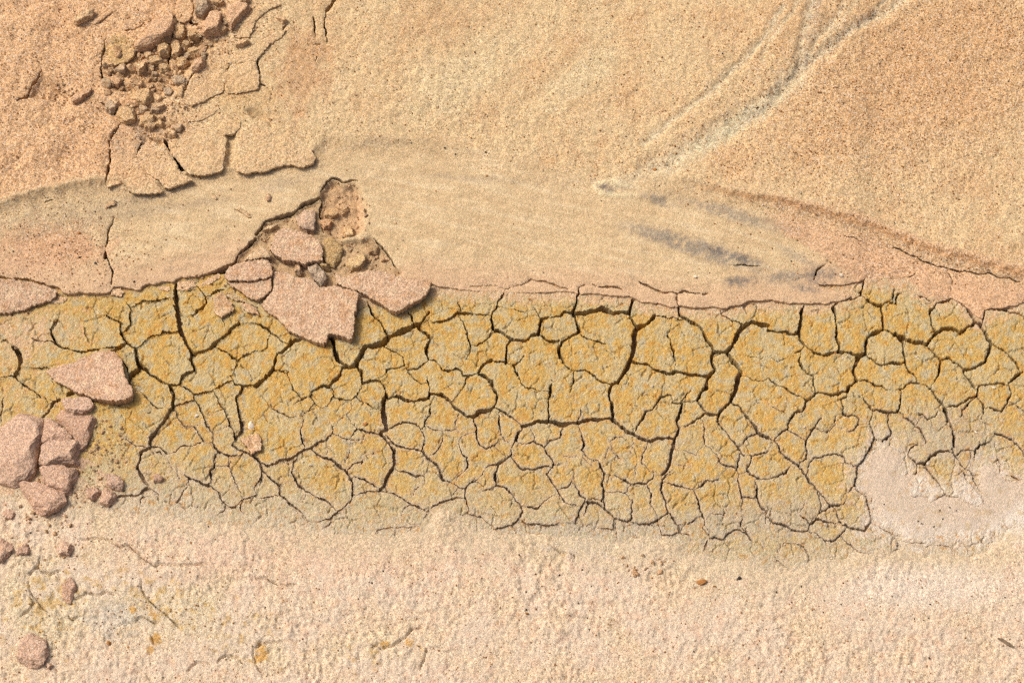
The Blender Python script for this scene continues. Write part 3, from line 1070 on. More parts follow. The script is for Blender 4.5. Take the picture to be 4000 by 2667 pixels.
def sand_color(U, V, w, d):
    n1 = fbm(U, V, 170, 3, 21); n2 = fbm(U, V, 45, 2, 22)
    c = np.broadcast_to(BOTTOM, U.shape + (3,)).copy()
    c = cmix(c, PALE, 0.16 + 0.5 * n1)
    c = cmix(c, A(228, 190, 158), 0.5 * sstep(0.0, 0.6, n2 + blob(U, V, 1300, 2150, 700, 120) * 0.8))
    # yellow-grey mud shining through bottom left and along the mud's edge
    yl = blob(U, V, 620, 2370, 420, 130, 12) * 0.8 + 0.7 * blob(U, V, 150, 2400, 170, 220) + 0.5 * blob(U, V, 1500, 2560, 260, 90) + 0.35 * blob(U, V, 1000, 2560, 160, 90)
    c = cmix(c, A(222, 205, 170), sstep(0.15, 0.95, yl + 0.4 * n1 + 0.3 * n2))
    c = cmix(c, A(208, 172, 106), 0.75 * sstep(0.75, 1.15, yl + 0.75 * n2 + 0.5 * fbm(U, V, 18, 2, 24)))
    c = cmix(c, A(203, 196, 180), 0.6 * sstep(0.3, 0.9, blob(U, V, 450, 2420, 150, 90) + blob(U, V, 2330, 2120, 260, 60) + blob(U, V, 3100, 2170, 260, 70) + 0.5 * n2))
    for (cu, cv, r) in ((1025, 2555, 36), (600, 2400, 26), (520, 2385, 18), (1600, 2510, 22), (1500, 2520, 22), (610, 2500, 28), (590, 2545, 22), (2200, 2170, 12), (3350, 2200, 14)):
        c = cmix(c, A(206, 156, 72), 0.8 * sstep(0.4, 0.75, blob(U, V, cu, cv, r, r) * (1 + 0.5 * n2 + 0.6 * fbm(U, V, 14, 2, 25))))
    c = cmix(c, A(214, 166, 126), 0.9 * sstep(0.2, 0.7, blob(U, V, 360, 1740, 110, 170) + blob(U, V, 150, 1890, 240, 60) + 0.3 * n2))
    c = cmix(c, A(214, 194, 158), 0.75 * sstep(150, -10, d + 60 * n2) * sstep(-200, -60, d))
    c = cmix(c, WHITE, sstep(-50, 60, w + 30 * n2 + 22 * fbm(U, V, 16, 2, 26)) * 0.9)
    c = cmix(c, A(208, 184, 130), 0.6 * sstep(0.25, 0.6, fbm(U, V, 38, 3, 27)) * sstep(-40, 20, w))
    c = cmix(c, WHITE, 0.5 * sstep(0.3, 1.0, blob(U, V, 3600, 2290, 500, 120) + 0.3 * n1))
    # floor of the cracks is mud
    c = cmix(c, UMBER, sstep(-430, -560, d) * sstep(0, -40, w))
    c = cmix(c, A(205, 178, 146), sstep(-60, -180, d) * sstep(-560, -380, d) * 0.6)
    coarse = np.clip(0.42 + 0.3 * n1 - 0.35 * sstep(-30, 20, w), 0.05, 1)
    return c, coarse


def save(o, label=None, category=None, group=None, kind=None):
    for k, x in (("label", label), ("category", category), ("group", group), ("kind", kind)):
        if x:
            o[k] = x
    return o


# ------------------------------------------------------------------ the ground sheet: lower sand, crack floors, land out to the horizon
us = np.concatenate([np.arange(-300, -20, 9.0), np.arange(-20, 4020, 4.7), np.arange(4020, 4301, 9.0)])
vs = np.concatenate([np.arange(-420, 1000, 45.0), np.arange(1000, 1640, 10.0), np.arange(1640, 2690, 4.7), np.arange(2690, 2960, 9.0)])
far = np.array([0.05, 0.13, 0.25, 0.45, 0.8, 1.4, 2.5, 5, 10, 20, 45, 100, 240.0])
uc = np.concatenate([np.full(len(far), us[0]), us, np.full(len(far), us[-1])])
vc = np.concatenate([np.full(len(far), vs[0]), vs, np.full(len(far), vs[-1])])
ox = np.concatenate([-far[::-1], np.zeros(len(us)), far])
oy = np.concatenate([far[::-1], np.zeros(len(vs)), -far])
UG, VG = np.meshgrid(uc, vc)
Hs, cover, wsd, dsd = sand_level(UG, VG)
cg, kg = sand_color(UG, VG, wsd, dsd)
# under the crust the sheet stays out of sight; above the frame it comes up and carries the bank on
up = np.clip((-190 - VG) / 80.0, 0, 1)
side = np.maximum(np.maximum(-150 - UG, UG - 4150), 0)
sidef = np.clip(side / 90, 0, 1)
under = sstep(1130, 1040, VG)
Hs = np.where(under > 0, mix(Hs, -20.0, under), Hs)
bankH = 8.5 + 0.7 * fbm(UG + 0, VG, 60, 2, 14)
Hs = mix(Hs, np.maximum(Hs, bankH), np.maximum(up, sidef * under))
cg = np.where((np.maximum(up, sidef) * under)[..., None] > 0.3, cmix(np.broadcast_to(PALE, cg.shape).copy(), ORANGE, 0.4 + 0.5 * fbm(UG, VG, 200, 3, 15)), cg)
# hairline cracks in the lower sand
WU = UG + 5 * fbm(UG, VG, 40, 2, 31); WV = VG + 5 * fbm(UG, VG, 40, 2, 32)
ii = slice(len(far), len(far) + len(vs)); jj = slice(len(far), len(far) + len(us))
gr = np.full(UG.shape, 30.0, f32)
gr[ii, jj] = line_field(us, vs, WU[ii, jj], WV[ii, jj], [(w * 0.35, p) for w, p in SAND_GROOVES], 30)
Hs = Hs - 3.4 * np.exp(-(np.maximum(gr, 0) / 1.9) ** 2)
X, Y, _ = unproject(UG, VG, 0.0)
X = X + ox[None, :]; Y = Y + oy[:, None]
Z = base(Y) + Hs * 1e-3
Z += (0.25 * perlin(X * 0.9, Y * 0.9, 3) + 0.05 * perlin(X * 5, Y * 5, 4)) * np.clip((np.abs(ox)[None, :] + np.abs(oy)[:, None]) / 3.0, 0, 1)
ny, nx = UG.shape
idx = np.arange(ny * nx).reshape(ny, nx)
q = np.stack([idx[:-1, :-1], idx[1:, :-1], idx[1:, 1:], idx[:-1, 1:]], -1).reshape(-1, 4)
me = mesh_from("ground", np.stack([X, Y, Z], -1).reshape(-1, 3), q.ravel(), np.full(len(q), 4),
               {'col': cg.reshape(-1, 3), 'coarse': kg.ravel()}, M_SAND)
ground = link(bpy.data.objects.new("ground", me))
save(ground, "pale pinkish sand ground, dimpled in front and cracked to ochre mud behind", None, None, "structure")
G_US, G_VS, G_H = us, vs, Hs[ii, jj]

# ------------------------------------------------------------------ cracked mud: one object per plate
STEP = 3.0
us = np.concatenate([np.arange(-250, -30, 8.0), np.arange(-30, 4031, STEP), np.arange(4035, 4251, 8.0)]); vs = np.arange(1072, 2290, STEP)
U, V = np.meshgrid(us, vs)
WU = U + 6.5 * fbm(U, V, 46, 2, 41) + 3.2 * fbm(U, V, 10, 2, 42)
WV = V + 6.5 * fbm(U, V, 46, 2, 43) + 3.2 * fbm(U, V, 10, 2, 44)
wmul = 1.0 + 0.45 * fbm(U, V, 70, 2, 45)
F = line_field(us, vs, WU, WV, [(3.7 + (w - 5.5) * 0.97, p) for w, p in MUD_CRACKS if w > 5], 60, wmul)
# outside the frame the crack net goes on
f1, f21, _ = voronoi(WU, WV, 170, 5)
outm = np.maximum(-U, U - 4000)
F = np.where(outm > 0, np.minimum(F, f21 * 0.5 - 4.0 + np.maximum(0, 14 - outm)), F)
hair = line_field(us, vs, WU, WV, [(3.4, p) for w, p in MUD_CRACKS if w <= 5], 40, 0.5 + 0.5 * wmul)
lab = np.zeros(U.shape, np.int64); nlab = 0
for t in (30, 22, 14, 8, 4):
    comp = components(F > t)
    inm = comp >= 0
    cid_, inv_ = np.unique(comp[inm], return_inverse=True)
    has = np.bincount(inv_, (lab[inm] > 0).astype(float)) > 0
    size = np.bincount(inv_) * STEP * STEP
    new = (~has) & (size >= 350)
    num = np.zeros(len(cid_), np.int64); num[new] = nlab + 1 + np.arange(new.sum()); nlab += int(new.sum())
    sub = lab[inm]; lab[inm] = np.where(num[inv_] > 0, num[inv_], sub)
    lab = grow(lab, F > t, 40 if t == 30 else 24)
lab = grow(lab, F > 0, 30)
cut = np.zeros(U.shape, bool)
cut[:, :-1] |= (lab[:, :-1] != lab[:, 1:]) & (lab[:, :-1] > 0) & (lab[:, 1:] > 0)
cut[:-1, :] |= (lab[:-1, :] != lab[1:, :]) & (lab[:-1, :] > 0) & (lab[1:, :] > 0)
F = np.where(cut, -0.7, F)
F = np.minimum(F, hair)
F = np.where(lab == 0, np.minimum(F, -0.5), F)
F[0, :] = F[-1, :] = -1; F[:, 0] = F[:, -1] = -1
edge_f = poly_sdf(U, V, CRUST_EDGE + [(4320, -400), (-320, -400)])
HsM, cover, wsd, dsd = sand_level(U, V)
# heights
cu = np.bincount(lab.ravel(), U.ravel(), nlab + 1) / np.maximum(1, np.bincount(lab.ravel(), minlength=nlab + 1))
cv = np.bincount(lab.ravel(), V.ravel(), nlab + 1) / np.maximum(1, np.bincount(lab.ravel(), minlength=nlab + 1))
po = rng.normal(0, 0.22, nlab + 1); px_ = rng.normal(0, 0.003, nlab + 1); py_ = rng.normal(0, 0.003, nlab + 1)
H = po[lab] + px_[lab] * (U - cu[lab]) + py_[lab] * (V - cv[lab])
H = np.clip(H, -1.6, 1.6)
rg = fbm(U, V, 34, 3, 52)
H += 0.40 * fbm(U, V, 120, 2, 51) + 0.42 * rg + 0.36 * fbm(U, V, 11, 2, 53)
Fp = np.maximum(F, 0)
H -= 0.22 * np.exp(-Fp / 2.5)
H += 0.2 * (1 - np.exp(-Fp / 40.0)) * sstep(1500, 1900, V)
f1b, f21b, cidb = voronoi(WU + 8 * perlin(U / 50, V / 50, 9), WV, 62, 15)
thin = np.exp(-(f21b / 2.4) ** 2) * sstep(0.1, 0.45, fbm(U, V, 90, 2, 55) + 0.22)
H -= 2.0 * thin
H -= 0.5 * sstep(-40, 90, wsd) + 2.2 * sstep(-30, 130, dsd)
F = np.where((edge_f > 70) | (H < HsM - 5.0), np.minimum(F, -0.5), F)
# colours
n1 = fbm(U, V, 95, 3, 61); n2 = fbm(U, V, 30, 3, 62); n3 = fbm(U, V, 12, 2, 63)
col = np.broadcast_to(MUDB, U.shape + (3,)).copy()
col = cmix(col, MUDY, sstep(-0.45, 0.35, n1 + 0.8 * n2))
col = cmix(col, MUDO, 0.75 * sstep(0.18, 0.8, 0.8 * n2 + 0.35 * n1 + 0.45 * n3))
col = cmix(col, MUDG, 0.65 * sstep(0.2, 0.8, -n2 + 0.5 * fbm(U, V, 55, 2, 64)))
dusty = np.clip(sstep(-330, 40, dsd) * 0.8 + np.where(U > 1350, 0.95 * sstep(-90, -5, edge_f), 0.45 * sstep(-45, 10, edge_f)) + blob(U, V, 150, 1290, 300, 110) * 0.75 + 0.5 * blob(U, V, 60, 1500, 120, 200)
                + 0.3 * blob(U, V, 3500, 1620, 300, 120) + 0.5 * sstep(-90, 0, wsd), 0, 1)
col = cmix(col, A(222, 190, 150), sstep(0.35, 1.1, dusty + 0.45 * n2 + 0.2 * n1))
col = cmix(col, A(202, 191, 158), 0.7 * sstep(-260, -20, dsd + 90 * n2 + 40 * n3))
col = cmix(col, A(218, 200, 168), 0.9 * sstep(-110, 20, dsd + 70 * n2))
col = cmix(col, WHITE, 0.88 * sstep(-90, 70, wsd + 60 * n2 + 30 * n3))
col = cmix(col, A(196, 184, 160), 0.7 * sstep(0.4, 1.1, blob(U, V, 2300, 2060, 500, 70) + blob(U, V, 3050, 2020, 350, 120) + blob(U, V, 3700, 1700, 300, 150) + 0.6 * n2))
rim = np.exp(-Fp / 7.0) * sstep(1480, 1750, V + 120 * n1)
col = cmix(col, A(208, 186, 158), 0.75 * rim)
coarse = np.clip(0.18 + 0.5 * dusty, 0, 1)
# sink the plates towards the lower sand
depth = np.full(U.shape, 0.0145)
pieces = extract(F, lab)
vis = {}
shown = (H > HsM - 0.1) & (edge_f < 30) & (F > 0)
cnt = np.bincount(lab[shown].ravel(), minlength=nlab + 1)
inframe = np.bincount(lab[shown & (U > 0) & (U < 4000)].ravel(), minlength=nlab + 1)
order = sorted([l for l in pieces if l > 0 and cnt[l] > 12], key=lambda l: -inframe[l])
flds = {'H': H * 1e-3, 'col': col, 'coarse': coarse}
for k, l in enumerate(order[:298]):
    polys, segs = pieces[l]
    me, org = piece_mesh("mud_plate", F, us, vs, flds, polys, segs, M_MUD, depth, under=0.6)
    link(bpy.data.objects.new("mud_plate", me), ground)
if len(order) > 298:
    ps = [p for l in order[298:] for p in pieces[l][0]]; sg = [s for l in order[298:] for s in pieces[l][1]]
    me, org = piece_mesh("mud_flakes", F, us, vs, flds, ps, sg, M_MUD, depth, under=0.6)
    save(link(bpy.data.objects.new("mud_flakes", me), ground), kind="stuff")
print("mud plates", len(order), flush=True)
MU_US, MU_VS, MU_H, MU_F, MU_S = us, vs, H, F, HsM
# ------------------------------------------------------------------ the sand bank and the smooth crust of the runnel
STEP = 5.0
us = np.arange(-250, 4251, STEP); vs = np.arange(-260, 1290, STEP)
U, V = np.meshgrid(us, vs)
WU = U + 5.0 * fbm(U, V, 40, 2, 71) + 2.6 * fbm(U, V, 13, 2, 72)
WV = V + 5.0 * fbm(U, V, 40, 2, 73) + 2.6 * fbm(U, V, 13, 2, 74)
Fe = poly_sdf(WU, WV, CRUST_EDGE + [(4320, -400), (-320, -400)])
Fc = line_field(us, vs, WU, WV, [(5.6 + (w - 6) * 0.8, p) for w, p in CRUST_CRACKS], 60, 1.0 + 0.4 * fbm(U, V, 60, 2, 75))
F = np.minimum(Fe, Fc)
F = np.minimum(F, line_field(us, vs, WU, WV, [(5.0, p) for w, p in CRUST_GROOVES], 40))

HOLLOW = P("B1 565,420 575,350 620,270 680,238 730,250 780,280 830,262 900,265 960,350 1000,450 1000,560 990,650 960,730 900,780 820,770 740,790 660,740 590,700 560,560")
RUBBLE = P("B0 2060,965 2090,910 2160,840 2240,770 B1 40,690 90,610 180,590 340,540 420,470 520,420 580,410 600,600 760,780 900,770 1020,748 1070,800 1130,870 1190,950 1250,1030 1300,1075 1100,1150 900,1160 700,1250 300,1290 0,1290 B0 2150,1150")
PIT = P("T0 930,420 1080,380 1180,420 1330,400 1420,330 1500,150 1560,40 1640,180 1760,300 1900,340 2010,400 1980,480 1830,560 1740,700 1640,830 1560,900 1400,990 1180,960 1020,900 930,830 890,650")
lipv = np.interp(U, LIP_U, LIP_V) + 10 * fbm(U, V, 70, 2, 81) + 5 * fbm(U, V, 16, 2, 82)
lipa = np.interp(U, LIP_U, LIP_A)
dl = lipv - V
bank = sstep(-10, 30, dl)
s = np.clip((dl + 46) / 46.0, 0, 1)
H = np.interp(U, [0, 1100, 1500, 1900, 4000], [3.4, 3.4, 2.4, 1.0, 1.0]) + 1.6 * (1 - np.exp(-np.maximum(Fe, 0) / 170.0))
H = H + lipa * s ** 2 + 0.8 * np.exp(-(dl / 26.0) ** 2) * (dl > 0) * (lipa > 2)
# rolled edge of the crust where it is thin
H -= np.where(U > 1650, 0.8, 0.5) * np.exp(-np.maximum(np.minimum(Fe, 80), 0) / np.where(U > 1650, 14.0, 5.0))
H -= 0.6 * np.exp(-np.maximum(Fc, 0) / 6.0)
rough_l = sstep(1250, 800, U + 0.5 * V) * bank
n45 = fbm(U, V, 50, 3, 83); n16 = fbm(U, V, 17, 2, 84)
coarse_r = np.clip(blob(U, V, 3620, 300, 620, 330, -20) * 1.3, 0, 1)
H += bank * (0.55 * n45 + 0.30 * n16) + (1 - bank) * (0.10 * n45 + 0.07 * n16) + 1.2 * fbm(U, V, 420, 2, 85)
dimple = 1.25 * blob(U, V, 1650, 330, 620, 260) * bank
f1, _, cid = voronoi(WU, WV, 34, 86)
H -= 0.75 * dimple * np.exp(-(f1 / 11.0) ** 2) * (cid > 0.45)
H += rough_l * (1.5 * fbm(U, V, 95, 3, 87) + 0.8 * np.abs(fbm(U, V, 30, 3, 88)))
for (cu, cv, r, dd) in ((300, 520, 60, 2.2), (270, 630, 70, 2.4), (110, 690, 60, 1.6), (230, 400, 60, 2.4), (230, 210, 60, 1.2), (380, 90, 60, 1.2), (190, 400, 70, 2.0), (60, 640, 50, 1.3)):
    H -= dd * blob(U, V, cu, cv, r, r * 0.7) * (0.7 + 1.2 * np.abs(fbm(U, V, 24, 3, 89)))
# rills of the fan at the top right
RILLS = [
    (15, 2.2, P("T3 420,-80 410,0 350,150 325,290 285,380 285,560 250,660")),
    (11, 1.8, P("T3 640,110 600,190 530,280 450,360 380,470")),
    (15, 2.3, P("T3 1260,-60 1100,90 1000,150 880,230 740,290 620,380 480,500 330,620 180,750 60,870")),
    (10, 1.6, P("T3 1080,-40 1030,30 960,100 900,190")),
    (11, 1.7, P("T3 120,120 80,180 30,270 0,330 T2 2100,500 1950,620 1750,830 1600,940 1400,1080 1150,1290")),
    (9, 1.1, P("T3 250,80 180,190 90,300 20,380 T2 2180,560")),
    (38, 3.0, P("T3 330,560 180,750 60,880 0,930 T2 2150,990 1900,1140 1650,1290 1450,1400 1250,1500")),
    (26, 1.0, P("T2 1250,1500 B2 1100,200 900,270")),
    (10, 0.9, P("T3 760,60 640,230 520,380 400,520")),
]
rill = np.zeros(U.shape, f32)
for (wd, dep, pts) in RILLS:
    wd *= 1.3; dep *= 0.62
    g = line_field(us, vs, WU, WV, [(0.0, pts)], 130)
    wv_ = wd * (1.0 + 0.55 * fbm(U, V, 70, 3, 90))
    rill = np.maximum(rill, np.exp(-(np.maximum(g, 0) / (0.8 * wv_)) ** 2) * min(1.0, dep))
    H -= dep * (1 + 0.5 * fbm(U, V, 45, 2, 96)) * np.exp(-(np.maximum(g, 0) / wv_) ** 2)
    H += 0.30 * dep * np.exp(-((g - 2.0 * wv_) / (0.9 * wv_)) ** 2)
# tongue of fine silt and the low step below the right bank
tongue = poly_sdf(WU, WV, P("B2 690,310 720,260 850,238 1000,270 1200,300 1500,330 1300,420 1050,400 900,410 760,390"))
H += 1.3 * sstep(-6, 10, tongue) * sstep(600, 0, U - 2310)
step2 = line_field(us, vs, WU, WV, [(0.0, P("B2 1700,480 2240,620 B3 0,640 150,730 330,830 520,940 620,1040 800,1110"))], 200)
sl_v = np.interp(U, [2700, 3000, 3070, 3150, 3240, 3300, 3360], [800, 885, 925, 970, 1020, 1060, 1095])
H += 1.5 * sstep(-14, 3, sl_v - V + 4 * n16) * sstep(2850, 3050, U) * sstep(3420, 3330, U)
# pink mound right of it, faint striations of the runnel floor
H += 0.30 * (1 - bank) * fbm(U * 0.18 + V * 0.02, V - 0.18 * np.abs(U - 1900), 26, 2, 92)
# hollows
hw = poly_sdf(WU, WV, HOLLOW)
wd = np.interp(U, [1260, 1330, 1400, 1440], [11, 20, 55, 60])
hol = sstep(0, 1, np.clip(hw / wd, 0, 1))
rub = poly_sdf(WU, WV, RUBBLE)
rubf = sstep(0, 9, rub)
pit = poly_sdf(WU, WV, PIT)
pitf = sstep(0, np.interp(U, [420, 560, 800], [18, 60, 70]), pit)
lump = np.abs(fbm(U, V, 60, 3, 93)) * 3.4 + 1.2 * np.abs(fbm(U, V, 18, 2, 94))
H = H - hol * (7.5 - lump * 1.1)
H = np.where(rubf > 0, np.minimum(H, mix(H, -0.6 + lump * 0.9, rubf)), H)
GAPS = [P("T0 1985,1190 2075,1130 2080,1250 2065,1450 B0 2060,30 2062,175 1968,165 1970,100 T0 1975,1450 1980,1300"),
        P("T0 2130,1000 T1 0,1005 90,1035 150,1100 185,1175 60,1112 -40,1085"),
        P("T0 1190,1270 1240,1240 1320,1270 1440,1262 1475,1335 1300,1302 1230,1355 1180,1385"),
        P("T0 180,925 250,895 350,745 385,655 480,760 560,880 500,940 430,915 300,905")]
for gp in GAPS:
    gd = poly_sdf(WU, WV, gp)
    H = H - sstep(0, 12, gd) * (4.6 - 0.9 * lump)
H = H - pitf * (np.interp(U + 0.3 * V, [480, 700, 820], [3.0, 6.5, 6.0]) - 1.35 * lump)
# dip under the ground sheet outside the frame
outf = np.clip((np.maximum(np.maximum(-160 - U, U - 4160), -170 - V)) / 80.0, 0, 1)
H = H - 16 * outf

# colours
n1 = fbm(U, V, 230, 3, 101); n2 = fbm(U, V, 60, 3, 102); n3 = fbm(U, V, 20, 2, 103)
col = np.broadcast_to(TAN, U.shape + (3,)).copy()
flow = fbm(U * 0.10, V - 0.16 * np.abs(U - 1900) * np.where(U > 1900, 1.6, -1.0), 20, 3, 105)
col = cmix(col, A(232, 208, 166), 0.75 * sstep(0.05, 0.6, flow)); col = cmix(col, A(208, 178, 134), 0.6 * sstep(0.05, 0.6, -flow))
bk = cmix(np.broadcast_to(PALE, U.shape + (3,)).copy(), ORANGE, 0.08 + 0.62 * sstep(-0.35, 0.7, 0.7 * n1 + 0.35 * n2 + 0.25 * n3))
bk = cmix(bk, A(214, 168, 120), 0.6 * coarse_r)
bk = cmix(bk, A(228, 206, 160), 0.8 * sstep(0.3, 0.9, blob(U, V, 1780, 330, 330, 130, -35) + blob(U, V, 2250, 330, 250, 90, -35) + 0.4 * n2))
bk = cmix(bk, A(222, 176, 132), sstep(1150, 700, U + 0.5 * V) * 0.7)
bk = cmix(bk, A(205, 158, 112), 0.6 * sstep(0.4, 0.9, blob(U, V, 1180, 300, 160, 200) + 0.3 * n2))
col = np.where(bank[..., None] > 0, col + (bk - col) * bank[..., None], col)
col = cmix(col, A(216, 170, 130), 0.85 * sstep(0.4, 0.9, blob(U, V, 190, 980, 330, 160) + 0.3 * n2) * (1 - bank))
col = cmix(col, A(222, 184, 146), 0.7 * sstep(150, 20, Fe) * (1 - bank))
col = cmix(col, A(219, 174, 132), 0.8 * sstep(-10, 10, V - sl_v + 20 * n3 - 40 * 0) * 0 * bank)
pinkR = sstep(-8, 8, sl_v - V + 8 * n3) * sstep(2950, 3080, U) * (1 - bank) + sstep(3300, 3400, U) * (1 - bank)
col = cmix(col, A(220, 177, 136), 0.8 * np.clip(pinkR, 0, 1))
col = cmix(col, A(222, 206, 168), 0.8 * rill)
band = np.exp(-((dl + 30) / 32.0) ** 2)
col = cmix(col, A(205, 176, 132), 0.55 * band * (lipa > 1))
col = cmix(col, A(204, 152, 100), 0.6 * np.exp(-((dl + 8) / 9.0) ** 2) * sstep(2600, 2900, U))
for (cu, cv, ru, rv, an, cc, k) in (
        (2760, 990, 190, 24, 17, GREY, 1.0), (2860, 1005, 95, 13, 17, BLUEGREY, 0.9), (2560, 920, 120, 20, 15, GREY, 0.8), (2890, 1105, 55, 13, -4, BLUEGREY, 1.0),
        (2360, 745, 38, 13, 30, BLUEGREY, 1.15), (2430, 735, 40, 9, 10, GREY, 0.8), (2570, 790, 60, 14, 15, GREY, 0.9), (2880, 850, 190, 18, 16, GREY, 0.75),
        (3070, 1085, 80, 16, -8, GREY, 0.95), (3210, 1080, 55, 20, -10, BLUEGREY, 0.85), (3140, 1130, 50, 10, 10, BLUEGREY, 0.9), (3120, 1010, 80, 12, 28, GREY, 0.5),
        (1840, 705, 190, 10, 4, GREY, 0.35), (640, 830, 260, 12, -9, GREY, 0.35), (560, 790, 120, 14, -12, GREY, 0.5),
        (280, 860, 300, 50, -8, A(190, 168, 132), 0.8), (1100, 730, 100, 16, -12, GREY, 0.4), (3170, 120, 22, 120, 12, GREY, 0.6),
        (3300, 150, 160, 14, -38, GREY, 0.45), (2880, 500, 260, 22, -34, A(206, 196, 158), 0.9), (2960, 450, 90, 14, -34, GREY, 0.5), (3080, 320, 90, 12, -38, GREY, 0.4),
        (550, 560, 30, 40, 0, GREY, 0.6), (480, 580, 30, 40, 0, GREY, 0.5), (1010, 400, 60, 60, 0, A(205, 175, 125), 0.6), (900, 400, 80, 60, 0, A(208, 174, 120), 0.6)):
    col = cmix(col, cc, 0.82 * k * sstep(0.05, 1.05, blob(U, V, cu, cv, ru * 1.25, rv * 1.6, an) * (1 + 0.6 * n3 + 0.5 * n2 + 0.35 * fbm(U, V, 9, 1, 104))))
col = cmix(col, A(240, 222, 176), 0.9 * sstep(-4, 8, tongue) * sstep(30, 8, tongue) * sstep(260, 60, U - 2310))  # highlight on the rim of the tongue's tip, painted into the colour
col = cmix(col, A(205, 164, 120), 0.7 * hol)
col = cmix(col, A(219, 178, 134), 0.8 * hol * sstep(1360, 1420, U))  # sunlit right wall of the hollow, its brightness painted into the colour
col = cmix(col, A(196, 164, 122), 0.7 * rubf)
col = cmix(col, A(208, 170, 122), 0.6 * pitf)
col = cmix(col, A(208, 178, 112), 0.6 * sstep(0.3, 0.8, blob(U, V, 480, 220, 80, 80) + 0.4 * n2) * sstep(-30, 10, pit))
coarse = np.clip(bank * (0.62 + 0.35 * n2) + 0.6 * coarse_r + (1 - bank) * 0.22 + 0.6 * blob(U, V, 250, 950, 240, 130) + 0.4 * rough_l + 0.4 * pinkR + 0.3 * band, 0.1, 1.0)

comp = components(F > 0)
ids, counts = np.unique(comp[comp >= 0], return_counts=True)
lab = np.zeros(F.shape, np.int64)
keep = [c for c, n in sorted(zip(ids, counts), key=lambda x: -x[1]) if n > 25]
for k, c in enumerate(keep):
    lab[comp == c] = k + 1
F = np.where(lab == 0, np.minimum(F, -0.5), F)
F[0, :] = F[-1, :] = -1; F[:, 0] = F[:, -1] = -1
pieces = extract(F, lab)
flds = {'H': H * 1e-3, 'col': col, 'coarse': coarse}
depth = np.where(U > 1650, 0.0075, 0.010).astype(np.float64)
bank_obj = None
for l in sorted(k for k in pieces if k > 0):
    polys, segs = pieces[l]
    nm = "sand_bank" if bank_obj is None else "crust_plate"
    me, org = piece_mesh(nm, F, us, vs, flds, polys, segs, M_CRUST, depth, under=2.5)
    o = link(bpy.data.objects.new(nm, me), bank_obj)
    if bank_obj is None:
        bank_obj = o
        save(o, "sloping bank of pale orange sand with a smooth tan runnel below", None, None, "structure")
print("crust pieces", len(keep), flush=True)
CR_US, CR_VS, CR_H, CR_F, CR_C = us, vs, H, F, col


def surf(u, v):
    """height in mm above the smooth slope of what shows at a photograph pixel"""
    def at(us_, vs_, A_):
        j = int(np.clip(np.searchsorted(us_, u), 0, len(us_) - 1)); i = int(np.clip(np.searchsorted(vs_, v), 0, len(vs_) - 1))
        return float(A_[i, j])
    if v < CR_VS[-1] - 5 and at(CR_US, CR_VS, CR_F) > 0:
        return at(CR_US, CR_VS, CR_H)
    h = at(G_US, G_VS, G_H)
    if MU_VS[0] < v < MU_VS[-1] and at(MU_US, MU_VS, MU_F) > 0:
        h = max(h, at(MU_US, MU_VS, MU_H))
    return h


